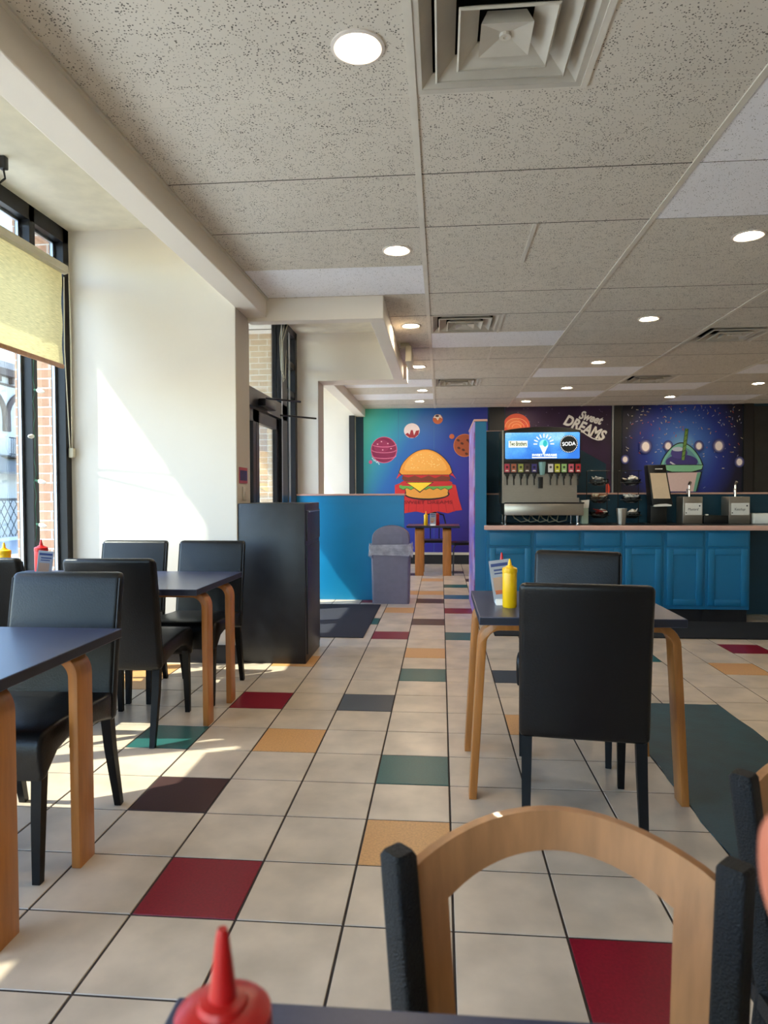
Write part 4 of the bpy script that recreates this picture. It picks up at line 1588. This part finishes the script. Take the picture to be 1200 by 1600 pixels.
def grad_mat(name, stops_x, glow=None):
    m = bpy.data.materials.new(name)
    m.use_nodes = True
    n = m.node_tree.nodes
    L = m.node_tree.links
    b = n['Principled BSDF']
    b.inputs['Roughness'].default_value = .5
    tc = n.new('ShaderNodeTexCoord')
    mp = n.new('ShaderNodeMapping')
    L.new(tc.outputs['Object'], mp.inputs[0])
    gr = n.new('ShaderNodeTexGradient')
    gr.gradient_type = 'SPHERICAL' if glow else 'LINEAR'
    if glow:
        mp.inputs['Location'].default_value = glow[0]
        mp.inputs['Scale'].default_value = glow[1]
    else:
        mp.inputs['Location'].default_value = (.0, 0, 0)
        mp.inputs['Rotation'].default_value = stops_x[0][0]
        mp.inputs['Scale'].default_value = stops_x[0][1]
        stops_x = stops_x[1]
    L.new(mp.outputs[0], gr.inputs[0])
    rp = n.new('ShaderNodeValToRGB')
    el = rp.color_ramp.elements
    el[0].position, el[0].color = stops_x[0][0], lin(stops_x[0][1])
    el[1].position, el[1].color = stops_x[-1][0], lin(stops_x[-1][1])
    for p_, c in stops_x[1:-1]:
        q = el.new(p_)
        q.color = lin(c)
    L.new(gr.outputs['Fac'], rp.inputs[0])
    L.new(rp.outputs[0], b.inputs['Base Color'])
    return m


# ---- hamburger mural
x0, x1 = mu(568, 700)[0], mu(762, 700)[0]
t = thing('burger_mural', 'tall blue-green mural of a hamburger among dessert planets, left on the far wall', 'mural', ((x0 + x1) / 2, MY, .2))
# object space of the panel: x from -1.05 to 1.05, z from 0 to 2.46
gm = bpy.data.materials.new('night_gradient')
gm.use_nodes = True
n = gm.node_tree.nodes
L = gm.node_tree.links
tc = n.new('ShaderNodeTexCoord')
sx = n.new('ShaderNodeSeparateXYZ')
L.new(tc.outputs['Object'], sx.inputs[0])
m1 = n.new('ShaderNodeMath')
m1.operation = 'MULTIPLY_ADD'
m1.inputs[1].default_value = -.55
m1.inputs[2].default_value = .0
L.new(sx.outputs['Z'], m1.inputs[0])
m2 = n.new('ShaderNodeMath')
m2.operation = 'ADD'
L.new(m1.outputs[0], m2.inputs[0])
L.new(sx.outputs['X'], m2.inputs[1])
mr = n.new('ShaderNodeMapRange')
mr.inputs[1].default_value = -2.4
mr.inputs[2].default_value = .6
L.new(m2.outputs[0], mr.inputs[0])
rp = n.new('ShaderNodeValToRGB')
el = rp.color_ramp.elements
el[0].position, el[0].color = .0, lin((104, 214, 184))
el[1].position, el[1].color = 1.0, lin((40, 22, 110))
for p_, c in ((.14, (64, 180, 176)), (.36, (36, 104, 178)), (.6, (34, 62, 156)), (.8, (46, 42, 144))):
    q = el.new(p_)
    q.color = lin(c)
L.new(mr.outputs[0], rp.inputs[0])
L.new(rp.outputs[0], n['Principled BSDF'].inputs['Base Color'])
n['Principled BSDF'].inputs['Roughness'].default_value = .5
pan = MB().box(x0, x1, MY, MY + .009, .2, CEIL - .001).build('panel', gm, t, smooth=0)
PC = {}


def pc_(c):
    if c not in PC:
        PC[c] = pm('print_ink_%d' % len(PC), c, .5, noise=(30, .03))
    return PC[c]


class Print:
    def __init__(self):
        self.mb = MB()
        self.mats = []
        self.n = 0

    def mi(self, c):
        m = pc_(c)
        if m not in self.mats:
            self.mats.append(m)
        return self.mats.index(m)

    def y(self):
        self.n += 1
        return MY - .0006 - .00012 * self.n

    def el(self, px, py, rx, ry, c, ang=0):
        s = (mu(px + 1, py)[0] - mu(px, py)[0])
        self.mb.disc(mu(px, py), rx * s, self.mi(c), 32, ry * s, self.y(), -ang)

    def pl(self, pts, c):
        self.mb.poly([mu(*p) for p in pts], self.y(), self.mi(c))

    def line(self, pts, w, c):
        y = self.y()
        for (a, b), (c2, d) in zip(pts[:-1], pts[1:]):
            l = math.hypot(c2 - a, d - b) or 1
            nx, ny = -(d - b) / l * w / 2, (c2 - a) / l * w / 2
            self.mb.poly([mu(a + nx, b + ny), mu(c2 + nx, d + ny), mu(c2 - nx, d - ny), mu(a - nx, b - ny)], y, self.mi(c))

    def done(self, name, parent):
        return self.mb.build(name, self.mats, parent, smooth=0)


P = Print()
for sx_ in (622.5, 678):
    P.line([(sx_, 640), (sx_, 866)], .5, (60, 110, 160))
OUT = (36, 20, 30)
# planets
P.el(600, 703, 20.5, 20.5, (214, 90, 130))
P.el(600, 703, 19.3, 19.3, (140, 34, 78))
P.el(596, 697, 12, 10, (160, 48, 92))
for q in (0, 1, 2):
    P.line([(600 + 19 * math.cos(a), 703 - 9 + q * 9 + 4.5 * math.sin(a)) for a in [PI * k / 10 for k in range(11)]], 1, (226, 120, 156))
for a, b in ((590, 694), (596, 690), (606, 693), (611, 701), (598, 703)):
    P.el(a, b, 1.2, .9, (236, 170, 190))
for a in range(9):
    P.el(582 + a * 1.3, 716 + a * .9 + (a % 3), .9, .9, (206, 226, 240))
P.el(579, 722, 2.8, 2.8, (206, 84, 130))
P.el(643.5, 673, 12.3, 11.6, (232, 216, 220))
P.pl([(633, 679), (637, 676), (640, 679), (642, 672), (645, 672), (647, 680), (650, 673), (655, 672), (654, 679), (648, 684), (640, 684)], (150, 28, 50))
P.el(684, 655, 7.8, 7.6, (196, 96, 52))
P.pl([(677, 653), (680, 648), (688, 648), (691, 654), (687, 652), (684, 657), (681, 653)], (240, 224, 206))
P.el(683, 650, 3, 1.6, (70, 40, 44))
P.el(706, 682, 4, 3.8, (186, 96, 58))
P.el(726, 696, 17.5, 18, (196, 112, 64))
P.el(726, 696, 16.4, 17, (156, 76, 44))
for a, b in ((716, 688), (722, 693), (731, 688), (735, 700), (724, 703), (717, 700), (729, 709), (734, 691)):
    P.el(a, b, 2.6, 1.8, (76, 34, 26), .4)
# red cloth behind, then the plain hamburger
P.pl([(617, 758), (628, 754), (700, 754), (712, 758), (717, 780), (722, 797), (712, 798), (700, 802), (684, 799), (668, 803), (650, 799), (632, 802), (622, 797), (617, 780)], (206, 44, 46))
for a in range(7):
    P.line([(640 + a * 11, 782), (638 + a * 12, 800)], .7, (170, 28, 36))
b0_ = P.n
P.pl([(619, 749), (624, 738), (706, 738), (713, 749), (708, 744), (700, 741), (630, 741), (624, 744)], (214, 50, 60))
P.el(667, 772, 35.5, 9.5, OUT)
P.pl([(632, 762), (702, 762), (700, 772), (694, 777), (640, 777), (634, 772)], OUT)
P.pl([(633, 762), (701, 762), (699, 771), (693, 776), (641, 776), (635, 771)], (232, 158, 66))
P.el(667, 772, 33, 6.8, (232, 158, 66))
let = [(624, 758)]
for k in range(15):
    let.append((624 + k * 5.9, 762 + (3 if k % 2 else 0)))
let += [(706, 757)]
P.pl([(a, b + .8) for a, b in let], OUT)
P.pl(let, (96, 170, 76))
P.pl([(626, 754), (634, 750), (700, 750), (707, 754), (705, 759), (680, 760), (650, 760), (628, 759)], (196, 40, 44))
P.pl([(634, 753), (678, 753), (656, 770)], OUT)
P.pl([(636, 754), (675, 754), (656, 768)], (250, 212, 56))
P.pl([(629, 743), (702, 743), (704, 748), (701, 752), (632, 752), (628, 748)], (120, 54, 36))
P.pl([(628, 740), (703, 740), (701, 745), (690, 743), (680, 747), (670, 743), (658, 747), (648, 743), (638, 746), (631, 744)], (196, 40, 44))
bun = [(624 + 82 * k / 24, 738 - 35.5 * math.sin(PI * k / 24) ** .62) for k in range(25)] + [(702, 741.5), (628, 741.5)]
P.pl([(665 + (a - 665) * 1.03, 722 + (b - 722) * 1.04) for a, b in bun], OUT)
P.pl(bun, (232, 152, 58))
P.pl([(665 + (a - 665) * .82, 720 + (b - 722) * .8) for a, b in bun], (240, 172, 82))
for k in range(36):
    a, r = random.uniform(.25, PI - .25), random.uniform(.35, .92)
    P.el(665 + 36 * r * math.cos(a), 736 - 30 * r * math.sin(a), .9, .6, (250, 214, 140), .5)
y_ = P.y()
q = mu(669, 785)
P.mb.text('SWEET DREAMS', .085, (q[0], y_, q[1]), P.mi((120, 20, 30)), width=.82, depth=.0001)
P.done('print', pan)

# ---- dark purple mural with planet and lettering
x0, x1 = mu(789, 700)[0], mu(955, 700)[0]
t = thing('lettering_mural', 'dark purple mural with white script lettering and an orange planet, middle of the far wall', 'mural', ((x0 + x1) / 2, MY, 1.0))
pan = MB().box(x0, x1, MY, MY + .009, .2, CEIL - .001).build('panel', pm('plum_print', (46, 22, 58), .5, noise=(1.4, .5)), t, smooth=0)
P = Print()
P.el(807, 666, 21, 20, (216, 76, 48))
P.el(803, 664, 13, 11, (226, 112, 60))
for r in (18, 12, 7):
    P.line([(807 + r * math.cos(a), 668 - r * .8 * math.sin(a)) for a in [PI * k / 10 for k in range(11)]], .9, (240, 160, 110))
for k in range(40):
    P.el(random.uniform(792, 953), random.uniform(638, 690), .5, .5, (150, 130, 170))
P.el(948, 764, 5, 9, (206, 70, 50))
W_ = P.mi((255, 252, 252))
q = mu(922, 653)
P.mb.text('Sweet', .19, (q[0], P.y(), q[1]), W_, width=.40, ang=-.30, shear=.35, offset=.008, depth=.0001)
q = mu(913, 669)
P.mb.text('DREAMS', .24, (q[0], P.y(), q[1]), W_, width=.72, ang=-.42, shear=.15, offset=.010, depth=.0001)
P.line([(907, 672), (916, 679), (926, 685), (934, 687.5), (940, 687), (944, 684), (944, 681)], 1.8, (255, 252, 252))
P.done('print', pan)

# ---- milkshake mural
x0, x1 = mu(972, 700)[0], mu(1160, 700)[0]
c = mu(1066, 700)
t = thing('milkshake_mural', 'dark blue mural of a domed milkshake cup with sprinkles, right on the far wall', 'mural', (c[0], MY, 1.0))
gm = grad_mat('blue_glow_print', [(0, (8, 8, 14)), (.25, (14, 16, 52)), (.5, (28, 50, 150)), (.8, (70, 120, 210)), (1, (140, 200, 235))], glow=((0, 0, -(c[1] - 1.0) * .66), (.82, 1, .66)))
pan = MB().box(x0, x1, MY, MY + .009, .2, CEIL - .001).build('panel', gm, t, smooth=0)
P = Print()
PS = Print()
cols = [(226, 214, 190), (200, 90, 80), (170, 170, 210), (214, 170, 110), (120, 140, 190)]
for k in range(170):
    a, b = random.uniform(974, 1158), 634 + abs(random.gauss(0, 46))
    if b > 765:
        continue
    an = random.uniform(0, PI)
    l = random.uniform(1.6, 4.2)
    PS.line([(a, b), (a + l * math.cos(an), b + l * math.sin(an))], .9, random.choice(cols))
tag(PS.done('sprinkles', pan), kind='stuff')
P.n = 230
for a, b, r in ((1008, 698, 8), (1043, 697, 6), (1091, 697, 6), (1122, 697, 8), (976, 718, 5), (1154, 722, 6)):
    P.el(a, b, r * 1.3, r * 1.5, (50, 60, 130))
    P.el(a, b, r * 1.1, r * 1.25, (96, 96, 150))
    P.el(a, b, r * .9, r * 1.05, (160, 150, 180))
    P.el(a, b, r * .7, r * .9, (255, 244, 246))
K = (18, 20, 26)
dome = [(1032 + 64 * k / 20, 726 - 33 * math.sin(PI * k / 20) ** .75) for k in range(21)]
P.pl([(1064 + (a - 1064) * 1.05, 726 + (b - 726) * 1.05) for a, b in dome], K)
P.pl(dome, (120, 190, 178))
P.pl([(1064 + (a - 1064) * .88, 726 + (b - 726) * .84) for a, b in dome], (96, 150, 170))
P.el(1064, 722, 25, 12, (62, 56, 130))
P.el(1060, 708, 13, 9, (74, 68, 146))
P.el(1058, 702, 9, 3.5, (190, 200, 226))
P.line([(1046, 722), (1054, 727), (1064, 728)], 2.4, (206, 206, 230))
P.line([(1066, 719), (1072, 670)], 5.4, K)
P.line([(1066, 719), (1072, 670)], 4.2, (110, 150, 70))
for k in range(6):
    P.line([(1065 + k * 1.1, 714 - k * 8), (1069 + k * 1.1, 711 - k * 8)], 1.2, (60, 100, 50))
P.pl([(1031, 726), (1098, 726), (1096, 734), (1080, 739), (1048, 739), (1033, 734)], K)
P.pl([(1032, 727), (1097, 727), (1095, 733), (1079, 737), (1049, 737), (1034, 733)], (130, 196, 160))
P.pl([(1037, 738), (1096, 737), (1088, 768), (1042, 768)], K)
P.pl([(1039, 739), (1094, 738), (1086, 768), (1044, 768)], (214, 192, 196))
P.pl([(1088, 739), (1094, 738), (1086, 768), (1082, 768)], (110, 170, 150))
P.done('print', pan)
# dark strips and board on the far wall
struct(MB().box(mu(764, 700)[0], mu(788, 700)[0], MY - .005, 11.5, .2, CEIL), 'trim_14', 'blackbase')
struct(MB().box(mu(956, 700)[0], mu(958.5, 700)[0], MY - .012, 11.5, .2, CEIL), 'trim_15', 'bead')
struct(MB().box(mu(959.5, 700)[0], mu(971, 700)[0], MY - .005, 11.5, .2, CEIL), 'trim_16', 'blackbase')
struct(MB().box(mu(1161, 700)[0], mu(1176, 700)[0], MY - .03, 11.5, .2, CEIL), 'trim_17', 'blackbase')
tag(MB().box(mu(1177, 700)[0], 5.98, MY - .01, 11.495, .9, 2.62).build('menu_board', pm('dark_chalkboard', (44, 44, 44), .8, noise=(6, .2)), base=(5.4, MY, .9), smooth=0), 'dark grey board on the far wall at the right edge of the photo', 'board')

# ================================================================== BOTTLES AND CARDS ON TABLES
def bottle(name, label, mat, x, y, z, r, hb, hn, group):
    t = thing(name, label, 'bottle', (x, y, z), group=group)
    MB().lathe(x, y, [(r * .9, z), (r, z + .006), (r, z + hb * .86), (r * .97, z + hb * .88)], 28).build('body', mat, t, smooth=40)
    zc = z + hb * .88
    mb = MB().lathe(x, y, [(r * 1.03, zc - .001), (r * 1.05, zc + .004), (r * 1.03, zc + hb * .1), (r * .8, zc + hb * .125), (r * .55, zc + hb * .135), (r * .5, zc + hb * .16), (r * .3, zc + hb * .17), (r * .14, z + hb + hn - .004), (r * .1, z + hb + hn)], 28)
    mb.build('cap', mat, t, smooth=40)
    return t


SQ = 'squeeze bottles on the tables'
H = .735
bottle('mustard_bottle', 'yellow squeeze bottle on the middle table', 'yellow', .283, 2.8, H, .0295, .165, .036, SQ)
bottle('ketchup_bottle', 'red squeeze bottle hidden behind the menu card on the middle table', 'red', .262, 2.935, H, .029, .165, .05, SQ)
bottle('mustard_bottle', 'yellow squeeze bottle at the left edge of the photo on the window-side table', 'yellow', -2.345, 3.42, H, .034, .175, .04, SQ)
bottle('ketchup_bottle', 'red squeeze bottle in front of the window on the left table', 'red', -2.185, 3.5, H, .034, .185, .04, SQ)
bottle('ketchup_bottle', 'large blurred red squeeze bottle on the foreground table corner', 'red', -.134, .395, H, .0285, .155, .05, SQ)
# far table
q = at(665.5, 818, Y=9.95)
bottle('mustard_bottle', 'small yellow bottle on the far table below the burger mural', 'yellow', q.x, 9.95, H, .03, .16, .05, SQ)
q = at(683, 818, Y=9.95)
bottle('ketchup_bottle', 'small red bottle on the far table below the burger mural', 'red', q.x, 9.97, H, .033, .17, .02, SQ)


def menu_card(label, x, y, w_, h_, tilt, rz, mats):
    t = thing('menu_card', label, 'menu card', (x, y, H), rz, group='menu cards on the tables')
    mb = MB().box(-w_ / 2, w_ / 2, -.002, .002, .012, h_, bev=.0008, seg=1)
    mb.rot(-tilt, (0, 0, .012), 'Y')
    cd = mb.build('card', mats[0], t, local=True, smooth=0)
    mb = MB()
    for k, (a, b, c, d, m) in enumerate([(-.42, .42, .86, .93, 0), (-.3, .4, .76, .8, 0), (-.3, .3, .69, .72, 0), (-.4, .3, .3, .62, 1), (-.36, .1, .24, .33, 2)]):
        mb.poly([(w_ * a, h_ * c), (w_ * b, h_ * c), (w_ * b, h_ * d), (w_ * a, h_ * d)], -.0024 - .0001 * k, m)
    mb.rot(-tilt, (0, 0, .012), 'Y')
    mb.build('card_print', mats[1:], cd, local=True, smooth=0)
    MB().prism([(-.03, 0), (.03, 0), (.02, .022), (-.02, .022)], 'x', -w_ * .45, w_ * .45, bev=.004).build('holder', 'white', t, local=True)


M['cardw'] = pm('card_paper', (160, 165, 176), .6)
M['inkblue'] = pm('card_ink', (50, 66, 120), .6)
M['inktan'] = pm('card_picture', (178, 150, 130), .6)
M['inkor'] = pm('card_orange', (200, 110, 70), .6)
cm = ['cardw', 'inkblue', 'inktan', 'inkor']
menu_card('leaning printed menu card beside the yellow bottle on the middle table', .268, 2.875, .085, .19, .14, 0, cm)
menu_card('printed menu card leaning on the red bottle at the window', -2.13, 3.425, .075, .17, -.12, .4, cm)
q = at(677.5, 818, Y=9.93)
menu_card('tiny menu card between the bottles on the far table', q.x - .01, 9.9, .09, .18, 0, 0, cm)

# ================================================================== CHAIRS IN THE FAR ROOM
def tube_chair():
    t = thing('metal_chair', '', 'chair', (0, 0, 0))
    mb = MB()
    pts = [(-.19, -.2, .46), (-.18, -.24, .7), (-.14, -.27, .86), (0, -.28, .9), (.14, -.27, .86), (.18, -.24, .7), (.19, -.2, .46)]
    mb.tube(pts, .012, 8)
    for s in (-.07, .07):
        mb.tube([(s, -.2, .46), (s, -.25, .7), (s * .8, -.278, .89)], .008, 6)
    mb.build('back_frame', 'legblack', t, local=True)
    MB().prism(rrect(-.2, .2, -.2, .2, .06), 'z', .44, .48, bev=.012).build('seat', 'leather', t, local=True)
    for sx_ in (-1, 1):
        MB().tube([(sx_ * .15, .16, .44), (sx_ * .19, .2, .4), (sx_ * .2, .21, 0)], .011, 8).build('leg', 'iron', t, local=True)
        MB().tube([(sx_ * .15, -.16, .44), (sx_ * .19, -.2, .4), (sx_ * .2, -.26, 0)], .011, 8).build('leg', 'iron', t, local=True)
    return t


tcx = tube_chair()
tcx.location = (-.1, 10.62, 0)
tcx.rotation_euler = (0, 0, PI)
tag(tcx, 'black tube-frame chair behind the far table, seen between its wooden legs', 'chair', 'tube-frame chairs in the far room')
q = at(715, 893, Z=0)
dup(tcx, (.32, 10.15, 0), PI / 2 + .3, 'black tube-frame chair right of the far table, half hidden by the partition')

# ================================================================== THE PHOTOGRAPHER'S HAND
def skinned(name, mat, parent, verts, edges, radii, root=0):
    me = bpy.data.meshes.new('skeleton')
    me.from_pydata(verts, edges, [])
    o = bpy.data.objects.new('skeleton', me)
    COL.objects.link(o)
    o.modifiers.new('skin', 'SKIN')
    sub = o.modifiers.new('sub', 'SUBSURF')
    sub.levels = sub.render_levels = 2
    if not me.skin_vertices:
        bpy.context.view_layer.objects.active = o
        bpy.ops.object.modifier_remove(modifier='skin')
        o.modifiers.clear()
        bpy.ops.object.modifier_add(type='SKIN')
        sub = o.modifiers.new('sub', 'SUBSURF')
        sub.levels = sub.render_levels = 2
    for k, r in enumerate(radii):
        v = me.skin_vertices[0].data[k]
        v.radius = (r, r)
        v.use_root = k == root
    dg = bpy.context.evaluated_depsgraph_get()
    m2 = bpy.data.meshes.new_from_object(o.evaluated_get(dg))
    bpy.data.objects.remove(o)
    m2.name = name
    m2.materials.clear()
    m2.materials.append(M[mat])
    m2.polygons.foreach_set('use_smooth', [True] * len(m2.polygons))
    m2.transform(Matrix.Translation(-wloc(parent)))
    r = bpy.data.objects.new(name, m2)
    COL.objects.link(r)
    r.parent = parent
    return r


t = thing('person', 'relaxed right hand of a person at the right edge of the photo, close and blurred', 'person', (.235, .2, 1.0))
OV = Vector((-.0085, 0, .0135))
KN = [OV + Vector((.1555, .300, 1.052)), OV + Vector((.178, .305, 1.058)), OV + Vector((.199, .303, 1.053)), OV + Vector((.217, .297, 1.043))]
wrist = OV + Vector((.215, .205, 1.03))
V = [wrist, OV + Vector((.29, .13, .985)), OV + Vector((.40, .03, .92)), OV + Vector((.197, .255, 1.045))]
E_ = [(0, 1), (1, 2), (0, 3)]
RD = [.024, .028, .036, .026]
for k, kn in enumerate(KN):
    i0 = len(V)
    L_ = (.95, 1.05, .98, .8)[k]
    pts = [wrist.lerp(kn, .62), kn, kn + Vector((.006, .012, -.040)) * L_, kn + Vector((.012, .000, -.064)) * L_, kn + Vector((.014, -.018, -.070)) * L_]
    V += pts
    RD += [.0115, .0112, .0095, .0085, .0068]
    E_ += [(3, i0)] + [(i0 + q, i0 + q + 1) for q in range(4)]
i0 = len(V)
V += [OV + Vector((.188, .235, 1.02)), OV + Vector((.172, .258, 1.0)), OV + Vector((.165, .28, .992)), OV + Vector((.168, .296, .988))]
RD += [.014, .0115, .0105, .008]
E_ += [(0, i0), (i0, i0 + 1), (i0 + 1, i0 + 2), (i0 + 2, i0 + 3)]
hand = skinned('body', 'skin', t, V, E_, RD)
MB().tube([OV + Vector(p) for p in ((.30, .12, .979), (.36, .066, .943), (.44, -.006, .897), (.56, -.12, .83))], [.036, .043, .05, .058], 18).build('sleeve', 'sleeve', t, smooth=60)
